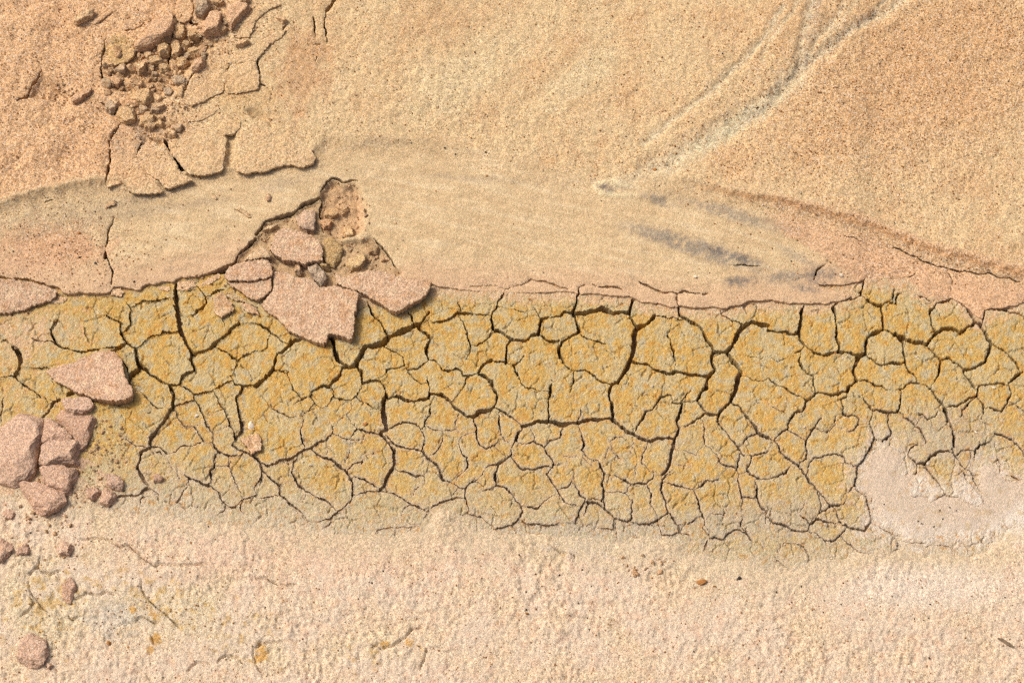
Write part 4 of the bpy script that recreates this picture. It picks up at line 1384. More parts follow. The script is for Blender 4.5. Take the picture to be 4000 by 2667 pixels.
# ------------------------------------------------------------------ broken slabs and clods, each a thing of its own
def slab(name, pts, lift=3.0, thick=6.0, tilt=(0.0, 0.0), dome=0.0, facets=0, color=SLABC, mat=None, rough=0.5, edge=3.0, step=3.6,
         label=None, category=None, group=None, parent=None, under=4.0, seed=None, ref=None, coarse=0.6, mott=0.7, bankcol=False):
    """lift: mm of the upper face over the surface around it; tilt: mm per 100 pixels to the right / down"""
    seed = seed if seed is not None else int(abs(pts[0][0] * 3 + pts[0][1])) % 997
    xs = [p[0] for p in pts]; ys = [p[1] for p in pts]
    su = np.arange(min(xs) - 14, max(xs) + 15, step); sv = np.arange(min(ys) - 14, max(ys) + 15, step)
    U, V = np.meshgrid(su, sv)
    cu, cv = sum(xs) / len(xs), sum(ys) / len(ys)
    wu = U + edge * (0.8 * fbm(U, V, 34, 2, seed) + 1.3 * fbm(U, V, 10, 1, seed + 1))
    wv = V + edge * (0.8 * fbm(U, V, 34, 2, seed + 2) + 1.3 * fbm(U, V, 10, 1, seed + 3))
    F = poly_sdf(wu, wv, pts)
    F[0, :] = F[-1, :] = -2; F[:, 0] = F[:, -1] = -2
    g = np.mean([surf(cu + a, cv + b) for a in (-15, 0, 15) for b in (-15, 0, 15)]) if ref is None else ref
    lift = lift * 0.72
    top = g + lift + tilt[0] * (U - cu) / 100.0 + tilt[1] * (V - cv) / 100.0
    Fp = np.maximum(F, 0)
    if facets:
        r = np.random.default_rng(seed)
        size = max(max(xs) - min(xs), max(ys) - min(ys)) * 0.5
        for k in range(facets):
            a = 2 * math.pi * (k + r.uniform(-0.3, 0.3)) / facets
            sl = r.uniform(0.25, 0.9) * lift / size * 1.5
            off = r.uniform(0.05, 0.55) * size
            dd = (U - cu) * math.cos(a) + (V - cv) * math.sin(a) - off
            top = np.minimum(top, top - np.maximum(dd, 0) * sl)
    if dome:
        top = top - dome * np.exp(-Fp / (max(6.0, 0.13 * (max(xs) - min(xs)))))
    top = top - 0.4 * np.exp(-Fp / 4.0) + rough * (fbm(U, V, 60, 2, seed + 4) + 0.6 * fbm(U, V, 16, 2, seed + 5) + 0.45 * fbm(U, V, 8, 1, seed + 8))
    n = fbm(U, V, 40, 3, seed + 6)
    if bankcol:
        jj_ = np.clip(np.searchsorted(CR_US, U), 0, len(CR_US) - 1); ii_ = np.clip(np.searchsorted(CR_VS, V), 0, len(CR_VS) - 1)
        col = cmix(CR_C[ii_, jj_].copy(), A(222, 184, 138), 0.3 + 0.3 * n)
    else:
        col = np.broadcast_to(np.asarray(color, f32), U.shape + (3,)).copy()
        col = cmix(col, A(204, 160, 118), mott * sstep(0.0, 0.6, n + 0.4 * fbm(U, V, 120, 2, seed + 9)))
        col = cmix(col, A(228, 198, 160), mott * sstep(0.0, 0.6, -n + 0.4 * fbm(U, V, 90, 2, seed + 10)))
        col = cmix(col, A(200, 168, 132), 0.5 * np.exp(-Fp / 6.0))
    pc = extract(F, (F > 0).astype(np.int64))
    if 1 not in pc:
        return None
    low = float(np.median(top[F > 0])) - g + thick * 0.0
    dep = np.maximum(top - (g - 1.2), thick * 0.5) * 1e-3
    me, org = piece_mesh(name, F, su, sv, {'H': top * 1e-3, 'col': col, 'coarse': np.full(U.shape, coarse)}, pc[1][0], pc[1][1], mat or M_SLAB,
                         dep, lift=(g + lift) * 1e-3, under=under, rough=2.2, center=parent is None)
    o = bpy.data.objects.new(name, me)
    o.location = org
    link(o, parent)
    return save(o, label, category, group)


def clod(name, pts, lift, color, label=None, category=None, group=None, tilt=(0, 0), ref=None, spread=1.08):
    """an angular lump cut by planes, as wide as the traced outline"""
    q = np.array(pts); c = q.mean(0)
    seed = int(abs(pts[0][0] * 3 + pts[0][1])) % 997
    r = np.random.default_rng(seed)
    bm = bmesh.new(); bmesh.ops.create_icosphere(bm, subdivisions=4 if np.ptp(q[:, 0]) > 45 else 3, radius=1.0)
    co = np.array([v.co[:] for v in bm.verts]); faces = np.array([[v.index for v in f.verts] for f in bm.faces]); bm.free()
    # outline: support of the traced polygon in world proportions
    wq = (q - c) * np.array([MPP, -MPP / CT]) * spread
    hz = max(lift * 0.75e-3, 0.22 * np.abs(wq).max())
    nr = [(0.10 * r.normal() - 0.06 * tilt[0], 0.10 * r.normal() + 0.10 * tilt[1], 1.0)]; off = [0.62]
    for k in range(7):
        n = r.normal(size=3); n[2] = abs(n[2]) * 0.8 + 0.15
        nr.append(n); off.append(r.uniform(0.72, 0.98))
    nr = np.array(nr); nr /= np.linalg.norm(nr, axis=1)[:, None]; off = np.array(off)
    s = np.min(np.where(co @ nr.T > 0.05, off / np.maximum(co @ nr.T, 0.05), 3.0), axis=1)
    # radius of the traced outline in each direction
    ang = np.arctan2(co[:, 1], co[:, 0]); dirs = np.stack([np.cos(ang), np.sin(ang)], 1)
    rad = np.full(len(co), 9.0)
    for k in range(len(wq)):
        a, b = wq[k], wq[(k + 1) % len(wq)]
        e = b - a; den = dirs[:, 0] * e[1] - dirs[:, 1] * e[0]
        t = (a[0] * e[1] - a[1] * e[0]) / np.where(np.abs(den) < 1e-12, 1e-12, den)
        u_ = (a[0] * dirs[:, 1] - a[1] * dirs[:, 0]) / np.where(np.abs(den) < 1e-12, 1e-12, den)
        hit = (t > 0) & (u_ >= -1e-6) & (u_ <= 1 + 1e-6)
        rad = np.where(hit, np.minimum(rad, t), rad)
    rad = np.where(rad > 8, np.abs(wq).max() * 0.7, rad)
    flat = np.sqrt(np.maximum(1e-9, co[:, 0] ** 2 + co[:, 1] ** 2))
    s = np.minimum(s, 1.0 / np.maximum(flat, 0.35) * 0.98)
    P3 = co * s[:, None]
    P3 = np.stack([P3[:, 0] * rad, P3[:, 1] * rad, P3[:, 2] * hz / 0.62], 1)
    P3[:, 2] = np.maximum(P3[:, 2], -0.9 * hz)
    sz = np.abs(wq).max()
    nz = perlin(P3[:, 0] / 0.004 + seed, (P3[:, 1] + 1.7 * P3[:, 2]) / 0.004, 4) * 0.10 + perlin(P3[:, 0] / 0.0014 + seed, (P3[:, 1] + 1.7 * P3[:, 2]) / 0.0014, 6) * 0.05
    P3 = P3 * (1 + nz[:, None] * min(1.0, 0.012 / sz))
    g = np.mean([surf(c[0] + a, c[1] + b) for a in (-12, 0, 12) for b in (-12, 0, 12)]) if ref is None else ref
    x, y, z = unproject(np.array([c[0]]), np.array([c[1]]), (g + lift * 0.45) * 1e-3)
    zc = float(base(y)[0]) + (g + lift) * 1e-3 - hz
    colr = np.broadcast_to(np.asarray(color), P3.shape) * (1 + 0.07 * perlin(P3[:, 0] / 0.003, P3[:, 1] / 0.003, seed)[:, None])
    P3[:, 2] -= P3[:, 2].min()
    me = mesh_from(name, P3, faces.ravel(), np.full(len(faces), 3), {'col': colr, 'coarse': np.full(len(P3), 0.6)}, M_SLAB, 0)
    o = bpy.data.objects.new(name, me)
    o.location = (float(x[0]), float(y[0]), zc - hz * 0.9)
    link(o)
    return save(o, label, category, group)


import bmesh
PK = SLABC; TN = A(214, 184, 142); YE = A(206, 176, 122); GB = A(190, 168, 140)
# pieces of the broken bank edge (parts of the bank)
for pts, lf, tl in (
        ("T0 1080,1110 1180,1100 1200,1190 1240,1230 1210,1290 1190,1390 1165,1460 B0 1170,95 1125,160 1100,232 1040,262 930,300 965,220 985,130 988,40 T0 985,1350 985,1260 1035,1200", 3.0, (1.0, 0.5)),
        ("T0 1235,1365 1300,1310 1450,1300 1485,1360 1550,1440 B0 1555,130 1610,185 1690,228 1600,268 1480,305 1435,295 1395,240 1300,180 1250,130 1215,95 1200,60", 4.0, (0.6, 0.9)),
        ("B0 1200,125 1240,155 1290,205 1370,260 1425,335 1350,353 1250,352 1160,342 1112,315 1122,250 1160,180", 3.0, (0.3, 0.5)),
        ("T0 1465,1260 1560,1155 1700,1105 1800,1085 1860,1115 1940,1185 1983,1205 1975,1290 1965,1400 1955,1470 B0 1960,110 1945,150 1850,178 1750,187 1655,180 1600,125 1550,55 T0 1510,1360", 4.5, (0.5, 0.8)),
        ("T0 2110,1095 2240,1095 T1 60,1125 180,1182 290,1195 340,1250 400,1282 480,1305 525,1370 508,1428 400,1468 310,1438 180,1458 80,1498 0,1508 B0 2240,155 2150,178 2066,150 2066,50 2066,0 T0 2085,1200", 4.2, (-0.2, 0.5)),
        ("T0 1840,1015 1980,985 2060,1060 2108,1062 2098,1130 2040,1178 1960,1178 1900,1130", 4.0, (0.5, 1.2)),
        ("T0 80,905 200,760 320,650 375,655 350,740 275,830 250,890 175,928", 3.0, (1.6, 0.0)),
        ("T0 1600,900 1700,800 1800,700 1950,622 2030,602 2000,690 1960,740 1950,808 1850,848 1760,898 1680,930", 5, (-1.5, 1)),
        ("T0 2045,602 2130,545 2230,480 T1 5,575 30,660 22,765 0,792 T0 2200,792 2090,815 1990,818 1965,790 1978,732 2012,682", 4, (0.4, 0.8)),
        ("T0 1980,560 2050,470 2150,430 T1 0,385 150,285 275,245 215,325 125,385 35,485 0,535 T0 2150,538", 6, (0.6, 1.5)),
        ("T0 1080,335 1190,312 1290,242 1340,182 1310,150 1200,200 1120,270", 7, (0.6, 1.5)),
        ("T0 1530,100 1560,-30 1650,-30 1690,30 1680,150 1620,200 1560,190", 9, (0.6, 1.5)),
        ("T0 2060,330 2130,190 2240,90 T1 120,10 230,30 100,90 0,180 T0 2180,330", 7, (0.4, 1.5)),
        ("T0 760,215 860,150 990,70 1010,90 900,160 830,210", 6, (0.4, 1.5)),
        ("T0 920,560 960,420 1080,370 1150,380 1180,470 1120,540 1000,570", 6, (0.4, 1.0)),
        ("T0 400,880 560,890 640,930 560,960 500,950 430,925", 3.5, (0.2, 1.0)),
        ("T0 1700,1000 1800,960 1900,960 1850,1010 1740,1060 1640,1060", 5, (0.4, 1.0)),
        ("B0 440,1275 520,1242 600,1270 560,1300 450,1308", 2.6, (0, 0)),
        ("B0 965,1165 1050,1172 1082,1210 1060,1248 970,1238", 3.2, (0, 0.8)),
        ("B0 1380,1162 1450,1152 1500,1172 1480,1200 1400,1190", 3.0, (0, 0.8)),
        ("B0 1545,1180 1565,1115 1700,1112 1720,1150 1650,1190 1560,1192", 3.4, (0.3, 0.8)),
        ("B0 1722,1150 1800,1105 1915,1042 1935,1080 1840,1140 1760,1162", 3.6, (0, 0.6)),
        ):
    slab("crust_plate", P(pts), lift=lf * 0.34, tilt=(tl[0] * 0.3, tl[1] * 0.4), edge=2.0, bankcol=True, mat=M_CRUST, parent=bank_obj, rough=0.6, under=3.0, coarse=0.65)

SL = "slabs of pink sandstone crust broken from the runnel edge"
slab("sand_slab", P("B0 -90,1100 0,1102 160,1112 290,1128 400,1160 508,1200 480,1250 430,1280 300,1320 180,1360 90,1385 40,1390 -90,1385"), 6, tilt=(-0.6, -2.2), label="long pink sand slab tipped under the crust at the left edge of the picture", category="slab", group=SL)
slab("sand_slab", P("B1 60,1340 40,1300 100,1240 140,1180 150,1100 150,1020 270,1020 340,1070 490,1090 560,1170 620,1160 720,1160 800,1190 900,1225 890,1300 870,1400 860,1500 A1 860,100 860,190 840,290 770,270 700,240 640,230 620,280 600,325 540,310 480,290 420,260 370,240 280,200 240,140 150,60"),
     9, tilt=(1.2, 0.4), label="largest pink sand slab, its jagged lower corner lying over the cracked mud", category="slab", group=SL)
slab("sand_slab", P("B1 130,790 170,690 240,630 340,660 450,690 510,720 560,770 585,850 580,940 500,945 420,970 330,940 240,930 170,890 125,830"), 9, tilt=(0.5, 1.6), ref=2.0, label="rounded pink sand slab left of the hollow, above the largest slab", category="slab", group=SL)
slab("sand_slab", P("B1 690,1030 770,1080 800,1060 920,1030 1000,1010 1080,1010 1160,1040 1280,1080 1420,1105 1540,1112 1510,1190 1490,1230 1420,1290 1330,1330 1270,1370 1230,1385 1170,1370 1090,1310 1010,1270 950,1220 880,1195 800,1170 700,1130"),
     7, tilt=(0.4, 0.9), ref=2.4, color=A(216, 182, 148), label="wedge-shaped pink sand slab right of the largest slab, pointing down at the mud", category="slab", group=SL)
slab("sand_slab", P("B0 1960,1050 2000,992 2080,955 2240,925 B1 50,918 110,932 140,990 138,1058 100,1088 30,1098 B0 2240,1108 2100,1113 1990,1108 1962,1072"), 7, tilt=(0.4, 0.8), ref=2.5, color=A(214, 178, 146), label="pink sand slab with a flat face between the crust and the largest slab", category="slab", group=SL)
slab("sand_slab", P("B0 1990,1122 2100,1122 2240,1116 B1 60,1102 136,1096 140,1180 60,1260 0,1290 B0 2240,1280 2180,1260 2100,1200 2020,1150"), 5.5, tilt=(0.8, 0.6), ref=1.5, label="pink sand slab tucked against the left side of the largest slab", category="slab", group=SL)
slab("sand_slab", P("B0 2130,928 2180,880 2240,832 B1 60,800 100,850 135,908 60,910 0,918 B0 2200,928"), 6.5, tilt=(1.2, 1.4), ref=2.5, color=TN, label="tan chip leaning on the crust above the flat-faced pink slab", category="slab", group=SL)
slab("sand_slab", P("A0 385,540 500,490 620,470 720,420 850,380 970,365 1040,420 1070,470 1080,550 1110,640 1150,700 1170,770 1120,810 1020,835 930,820 820,800 760,770 650,730 540,660 480,640 460,610"),
     8, tilt=(1.4, 1.6), color=A(214, 178, 148), label="arrow-shaped pink sand slab lying alone on the mud at the left", category="slab", group=SL)
slab("sand_slab", P("A0 65,300 110,260 180,240 220,270 290,310 330,340 250,355 130,360 110,340"), 4, tilt=(0.4, 0.8), label="small pink sand slab near the left edge, above the arrow-shaped slab", category="slab", group=SL)
CH = "small flat chips of sand crust lying on the mud"
slab("crust_chip", P("B0 1880,1230 1950,1205 1990,1260 2060,1360 2010,1400 1930,1430 1880,1400 1870,1310"), 4.5, tilt=(0.4, 1.0), color=A(214, 178, 132), label="square tan crust chip on the mud left of the largest slab", category="chip", group=CH)
slab("crust_chip", P("B0 2112,1308 2150,1298 2240,1345 A1 30,80 B0 2240,1402 2170,1388 2120,1345"), 3.4, tilt=(0.5, 0.8), color=A(214, 176, 134), label="small tan crust chip touching the largest slab's left corner", category="chip", group=CH)
slab("crust_chip", P("B0 1975,1215 2100,1250 2240,1312 2240,1338 2120,1296 2015,1268"), 3.0, tilt=(0.2, 1.4), color=A(196, 176, 126), label="thin greenish crust strip lying under the pink slabs", category="chip", group=CH)
slab("crust_chip", P("A0 2100,1150 2160,1130 2240,1100 A1 15,1090 35,1135 50,1200 40,1248 0,1262 A0 2200,1290 2165,1225"), 4.2, tilt=(0.6, 1.2), color=A(226, 184, 140), label="pale chip of crust standing alone on the mud, beside a round pebble", category="chip", group=CH)
slab("crust_chip", P("B0 930,452 960,412 1012,405 1000,448 932,468"), 3.2, tilt=(0.5, 1.2), color=A(222, 188, 138), label="yellowish crust chip on the runnel below the broken bank plates", category="chip")
slab("crust_chip", P("B0 2048,480 2100,470 2160,508 2202,545 2180,560 2100,505"), 2.4, color=A(222, 190, 142), label="thin curled crust flake on the smooth runnel", category="chip", edge=1.5)
slab("crust_chip", P("B0 1850,352 1868,345 1900,392 1888,402"), 2.0, color=A(222, 186, 136), label="tiny crust sliver on the runnel left of the curled flake", category="chip", edge=1.0)
slab("sand_clod", P("B1 80,372 98,330 130,362 125,398 95,408"), 4.0, dome=1.5, color=A(214, 174, 134), label="small pink clod alone on the runnel above the pink slabs", category="clod", edge=1.5)
slab("crust_chip", P("B1 712,205 735,185 752,205 730,212"), 1.8, color=A(222, 186, 140), label="tiny crust chip on the runnel above the hollow", category="chip", edge=1.0)

RB = "clods and splinters of rubble in the hollow among the slabs"
for pts, lf, cl, tl, lb in (
        ("B1 450,1002 528,962 600,1052 622,1112 580,1168 510,1112 470,1052", 9, GB, (-1.0, 1.5), "greyish block standing on the top edge of the largest slab"),
        ("B1 540,960 600,968 650,1000 640,1020 590,1012", 8, YE, (0, 1), "small tan splinter leaning on the greyish block"),
        ("B1 780,970 790,922 860,902 940,890 958,940 920,1000 850,1012 800,1000", 6, A(214, 182, 132), (0.5, 1.4), "round tan clod above the wedge-shaped slab"),
        ("B1 742,652 780,622 830,632 860,690 850,732 800,740 760,702", 6, A(224, 186, 134), (0.5, 1.2), "pale square clod at the foot of the hollow's bright wall"),
        ("B1 508,492 550,452 580,500 532,530", 5, GB, (0, 1), "small grey clod at the upper left rim of the hollow"),
        ("B1 1088,922 1130,892 1182,932 1160,952 1100,950", 5, A(216, 178, 132), (0, 1), "small tan clod under the straight right edge of the rubble"),
        ("B1 50,690 90,640 192,630 140,682", 5, TN, (0, 1), "thin splinter lying along the crust edge left of the rounded slab"),
        ("B1 540,592 640,580 690,602 650,652 590,680", 6, A(204, 160, 116), (0.5, 1), "brown clod at the bottom left of the hollow"),
        ("B1 345,560 420,500 505,500 515,600 520,680 450,680 380,640", 7, A(206, 176, 146), (0.5, 0.5), "pale crumbling lump between the rounded slab and the hollow"),
        ("B1 590,760 650,720 700,790 760,830 740,920 690,990 620,960 590,880", 5, A(196, 164, 112), (0.6, 0.6), "yellow-brown lump in the middle of the rubble"),
        ("B1 610,500 690,490 720,540 660,570 600,550", 5, A(205, 168, 120), (0, 1), "tan clod high inside the hollow"),
        ("B1 700,460 780,440 820,500 760,540", 4.5, A(210, 172, 126), (0, 1), "ochre clod in the upper middle of the hollow"),
        ("B1 960,800 1020,760 1080,830 1060,880 990,870", 4.5, A(190, 158, 116), (0, 1), "brown clod below the right rim of the hollow"),
        ("B1 340,960 380,960 410,1040 390,1070 345,1050", 6, A(200, 166, 128), (0, 1), "upright splinter between the rounded slab and the largest slab")):
    clod("rubble_clod", P(pts), lf * 0.8, cl, lb, "clod", RB, tl)

LC = "thick pink clods heaped at the left edge"
for pts, lf, dm, tl, lb in (
        ("A0 -40,1090 60,1030 150,945 230,950 290,965 345,995 358,1100 366,1200 330,1280 328,1420 260,1498 160,1518 60,1500 -40,1460", 11, 3.5, (0.3, 0.6), "largest rounded pink clod of the heap, cut by the left edge"),
        ("A0 372,985 430,972 510,1012 540,1062 600,1100 640,1158 560,1168 430,1188 375,1178", 8, 2, (0.6, 1.0), "wedge-shaped pink clod right of the largest clod"),
        ("A0 380,1232 430,1184 560,1166 650,1162 690,1210 682,1290 690,1370 570,1382 430,1388 352,1350", 11, 2.5, (0.5, 1.5), "blocky pink clod with a dark gap under its lower edge"),
        ("A0 530,802 620,792 770,800 814,860 790,900 720,930 650,950 590,900", 6, 1.5, (0.8, 1.2), "flat pink clod just below the arrow-shaped slab"),
        ("A0 460,955 540,900 640,960 760,950 838,965 835,1020 800,1100 770,1200 715,1238 660,1160 590,1070 510,1000", 6.5, 2, (1.2, 0.5), "broad sloping pink clod in the middle of the heap"),
        ("C0 272,62 340,50 440,58 530,62 538,130 528,230 450,230 370,190 290,140", 9, 2, (0.5, 1.0), "square pink clod near the foot of the heap"),
        ("C0 132,172 250,162 330,192 440,232 458,290 400,340 330,368 230,330 182,260", 8, 2, (0.3, 1.4), "long pink clod at the very bottom of the heap"),
        ("C0 750,92 820,90 868,150 860,198 800,190 752,160", 6, 2, (0.5, 1), "small pink clod between the heap and the mud, the upper one"),
        ("C0 610,202 690,182 712,222 660,270 620,250", 4.5, 1.5, (0, 1), "small pink clod right of the square clod"),
        ("C0 712,240 740,196 800,222 818,270 770,308 712,290", 5.5, 1.5, (0.5, 1), "small pink clod sitting in the dark crack at the sand's edge"),
        ("C0 1080,102 1130,92 1154,125 1130,154 1090,150", 4, 1.2, (0, 0.5), "tiny pink clod alone on the lower left mud plates"),
        ("C0 402,622 440,572 500,590 514,622 490,660 430,655", 5.5, 1.5, (1.2, 0.8), "pale clod on the lower sand left of the long hairline crack"),
        ("C0 442,880 490,832 538,900 510,988 452,970", 3.2, 1.5, (0.5, 0.5), "low orange-pink lump in the lower left sand"),
        ("C0 142,1272 210,1232 300,1262 328,1350 310,1418 230,1438 150,1390", 6, 2.5, (0.4, 0.8), "round pink clod in the bottom left corner"),
        ("C0 -60,560 0,560 70,582 80,630 30,698 -60,690", 5, 2, (0.4, 0.8), "pink clod cut by the left edge below the heap"),
        ("C0 110,612 180,592 200,622 198,650 122,660", 3.5, 1, (0, 0.5), "small tan clod near the left edge below the heap"),
        ("C0 20,362 60,340 104,370 85,405 40,400", 3, 1.2, (0, 0.5), "small round clod at the left edge beside the long clod"),
        ("C0 330,1432 372,1440 352,1470 332,1462", 3, 1, (0, 0.5), "tiny clod at the corner of the bottom left clod")):
    clod("sand_clod", P(pts), lf * 0.85, (A(210, 174, 146), A(202, 166, 138), A(214, 180, 152))[len(lb) % 3], lb, "clod", LC, tl)

PC = "clods fallen into the crumbled gully at the upper left"
for pts, lf, dm, tl, cl, lb in (
        ("T0 1172,400 1280,272 1350,172 1500,112 1520,200 1490,300 1400,370 1300,420 1200,430", 8, 2, (0.8, 1.6), 0, "long sloping clod at the head of the crumbled gully"),
        ("T0 1742,270 1790,162 1840,102 1920,112 1948,210 1948,308 1880,328 1800,320", 9, 2, (0.5, 1.5), 0, "big rounded clod right of the gully head"),
        ("T0 1692,-30 1800,-30 1850,60 1780,150 1712,130", 8, 1.5, (0.5, 1.0), 2, "greyish clod cut by the top edge above the big rounded clod"),
        ("T0 1632,292 1720,282 1750,340 1660,350", 6, 1, (0, 1), 1, "small block directly below the big rounded clod"),
        ("T0 1548,240 1600,225 1632,300 1600,340 1560,320", 6, 1, (0.5, 1), 1, "upright clod left of the small block"),
        ("T0 1590,380 1640,352 1675,390 1640,425", 5, 1, (0, 1), 1, "small clod in the gully under the small block"),
        ("T0 1640,430 1700,405 1745,460 1720,512 1650,500", 6, 1, (0.5, 1), 1, "rough clod in the right half of the gully"),
        ("T0 1682,620 1702,560 1762,502 1808,522 1790,590 1722,632", 7, 1.5, (0.5, 1), 0, "smooth pinkish clod on the right wall of the gully"),
        ("T0 1370,400 1430,372 1490,400 1480,480 1400,500", 6, 1, (0.8, 1), 1, "tan clod under the long sloping clod"),
        ("T0 1495,400 1560,385 1600,440 1560,500 1505,490", 6, 1, (0.5, 1), 1, "tan clod in the middle of the gully"),
        ("T0 1545,520 1620,490 1670,540 1620,600 1550,590", 6, 1, (0.5, 1), 1, "clod below the middle of the gully, right of the dark slot"),
        ("T0 1280,520 1360,480 1430,520 1420,560 1330,570", 5, 1, (0.5, 1), 1, "low clod in the left half of the gully"),
        ("T0 1175,610 1225,540 1280,560 1290,620 1220,645", 7, 1, (1.5, 0.5), 3, "pale peaked clod in the left half of the gully"),
        ("T0 1380,580 1450,560 1500,600 1470,640 1400,630", 5, 1, (0, 1), 1, "small clod left of the dark slot"),
        ("T0 1490,680 1560,650 1640,690 1620,740 1540,750", 5, 1, (0.5, 1), 2, "greyish clod in the lower right of the gully"),
        ("T0 1142,832 1200,792 1300,772 1350,802 1340,880 1290,938 1210,920 1150,880", 7, 1, (0.8, 1.4), 1, "flat tan clod in the lower left of the gully"),
        ("T0 1530,770 1590,755 1630,810 1600,865 1540,860", 6, 1, (0.5, 1), 1, "clod low on the gully's right side"),
        ("T0 1430,780 1490,760 1530,800 1490,850 1440,840", 5, 1, (0, 1), 2, "grey clod right of the flat tan clod"),
        ("T0 902,920 960,872 1020,882 1030,930 1000,980 970,1003 922,960", 5, 1, (0.5, 1), 2, "grey clod at the lower left corner of the gully"),
        ("T0 1002,1010 1040,932 1110,932 1188,980 1190,1068 1110,1083 1030,1050", 5.5, 1, (0.5, 1.2), 1, "square tan clod at the mouth of the gully, the left one"),
        ("T0 1200,1012 1290,1002 1380,1002 1342,1080 1330,1108 1210,1090", 5.5, 1, (0.5, 1.2), 1, "square tan clod at the mouth of the gully, the right one"),
        ("T0 1350,1080 1400,1052 1450,1080 1420,1110 1360,1108", 4, 1, (0, 1), 1, "small clod right of the two square clods"),
        ("T0 1462,1180 1500,1140 1550,1160 1540,1200 1480,1202", 4.5, 1.2, (0.5, 1), 3, "pale little clod above the broken bank plates"),
        ("T0 1350,940 1400,905 1450,920 1430,960 1370,970", 5, 1, (0, 1), 3, "pale clod above the right square clod"),
        ("T0 622,880 680,820 750,782 802,772 780,830 720,880 650,900", 5, 1.5, (0.5, 1.4), 0, "elongated pink clod left of the gully"),
        ("T0 642,200 680,132 750,68 820,92 810,150 740,190 682,218", 5.5, 1.5, (0.6, 1.2), 3, "pale clod on the bank left of the gully head"),
        ("T0 2062,410 2100,362 2170,342 2180,370 2120,408", 4.5, 1, (0, 1.2), 3, "thin splinter right of the gully"),
        ("T0 1952,150 1982,42 2080,12 2198,60 2130,160 2032,278 2000,210", 7, 2, (0.5, 1.2), 0, "broad lump above the splinter at the top edge"),
        ("T1 172,160 230,132 288,188 230,204", 3.6, 1, (0.3, 0.8), 3, "pale oval clod on the bank right of the gully")):
    clod("gully_clod", P(pts), lf * 1.0, (A(218, 178, 138), A(214, 178, 130), A(200, 174, 140), A(226, 190, 144))[cl], lb, "clod", PC, tl)

# ------------------------------------------------------------------ crumbs and grains
def rock_mesh(name, seed, mat, sub=2, flat=0.75, color=None):
    r = np.random.default_rng(seed)
    bm = bmesh.new(); bmesh.ops.create_icosphere(bm, subdivisions=sub, radius=1.0)
    co = np.array([v.co[:] for v in bm.verts])
    nrm = r.normal(size=(7, 3)); nrm /= np.linalg.norm(nrm, axis=1)[:, None]
    off = r.uniform(0.42, 0.85, 7)
    dd = co @ nrm.T
    k = np.min(np.where(dd > 0.1, off / np.maximum(dd, 0.1), 2.0), axis=1).clip(0.4, 1.2)
    co = co * k[:, None] * np.array([1.0, r.uniform(0.65, 0.95), flat])
    co += r.normal(0, 0.012, co.shape)
    faces = np.array([[v.index for v in f.verts] for f in bm.faces]); bm.free()
    co = co * 0.002
    at = {} if color is None else {'col': np.broadcast_to(np.asarray(color), co.shape) * (1 + r.normal(0, 0.05, (len(co), 1))), 'coarse': np.full(len(co), 0.6)}
    me = mesh_from(name, co, faces.ravel(), np.full(len(faces), 3), at, mat, 0)
    return me


def place(name, me, u, v, r, sink=0.25, flat=0.75, label=None, category=None, group=None, rot=None, sx=1.0):
    h = surf(u, v)
    x, y, z = unproject(np.array([u]), np.array([v]), h * 1e-3)
    o = bpy.data.objects.new(name, me)
    s = r * MPP / 0.002
    o.location = (float(x[0]), float(y[0]), float(z[0]) + r * MPP * flat * (1 - 2 * sink) * 0.5)
    o.scale = (s * sx, s, s)
    o.rotation_euler = (random.uniform(-0.2, 0.2), random.uniform(-0.2, 0.2), random.uniform(0, 6.28) if rot is None else rot)
    link(o)
    return save(o, label, category, group)


M_DARK = plain_material("dark_ironstone", (0.045, 0.038, 0.035), 0.6)
M_RUST = plain_material("rust_pebble", (0.34, 0.15, 0.04))
M_PALE = plain_material("quartz_pebble", (0.66, 0.56, 0.42), 0.6)
M_TWIG = plain_material("dry_twig", (0.17, 0.12, 0.075))
dark = [rock_mesh("dark_grain", 200 + k, M_DARK) for k in range(4)]
rust = [rock_mesh("rusty_pebble", 220 + k, M_RUST) for k in range(3)]
pale = [rock_mesh("pale_pebble", 240 + k, M_PALE) for k in range(3)]
RUN = [((420, 800), (90, 430), 640, 240, -0.7, 150), ((640, 1020), (0, 150), 820, 70, -0.8, 90), ((430, 760), (400, 520), 600, 460, -0.8, 150)]
crumbs = [rock_mesh("sand_crumb", 260 + k, M_SLAB, 3, 0.8, (A(212, 172, 128), A(198, 160, 118), A(186, 160, 126), A(220, 184, 138), A(176, 142, 104))[k % 5]) for k in range(8)]


def sprinkle(poly, n, rmin, rmax, label, group, name="sand_crumb"):
    xs = [p[0] for p in poly]; ys = [p[1] for p in poly]; k = 0
    while k < n:
        u = random.uniform(min(xs), max(xs)); v = random.uniform(min(ys), max(ys))
        if poly_sdf(np.array([u]), np.array([v]), poly)[0] < 4:
            continue
        r = rmin * (rmax / rmin) ** (random.random() ** 1.7)
        place(name, crumbs[k % 8], u, v, r, 0.3, 0.8, label, "crumb", group)
        k += 1


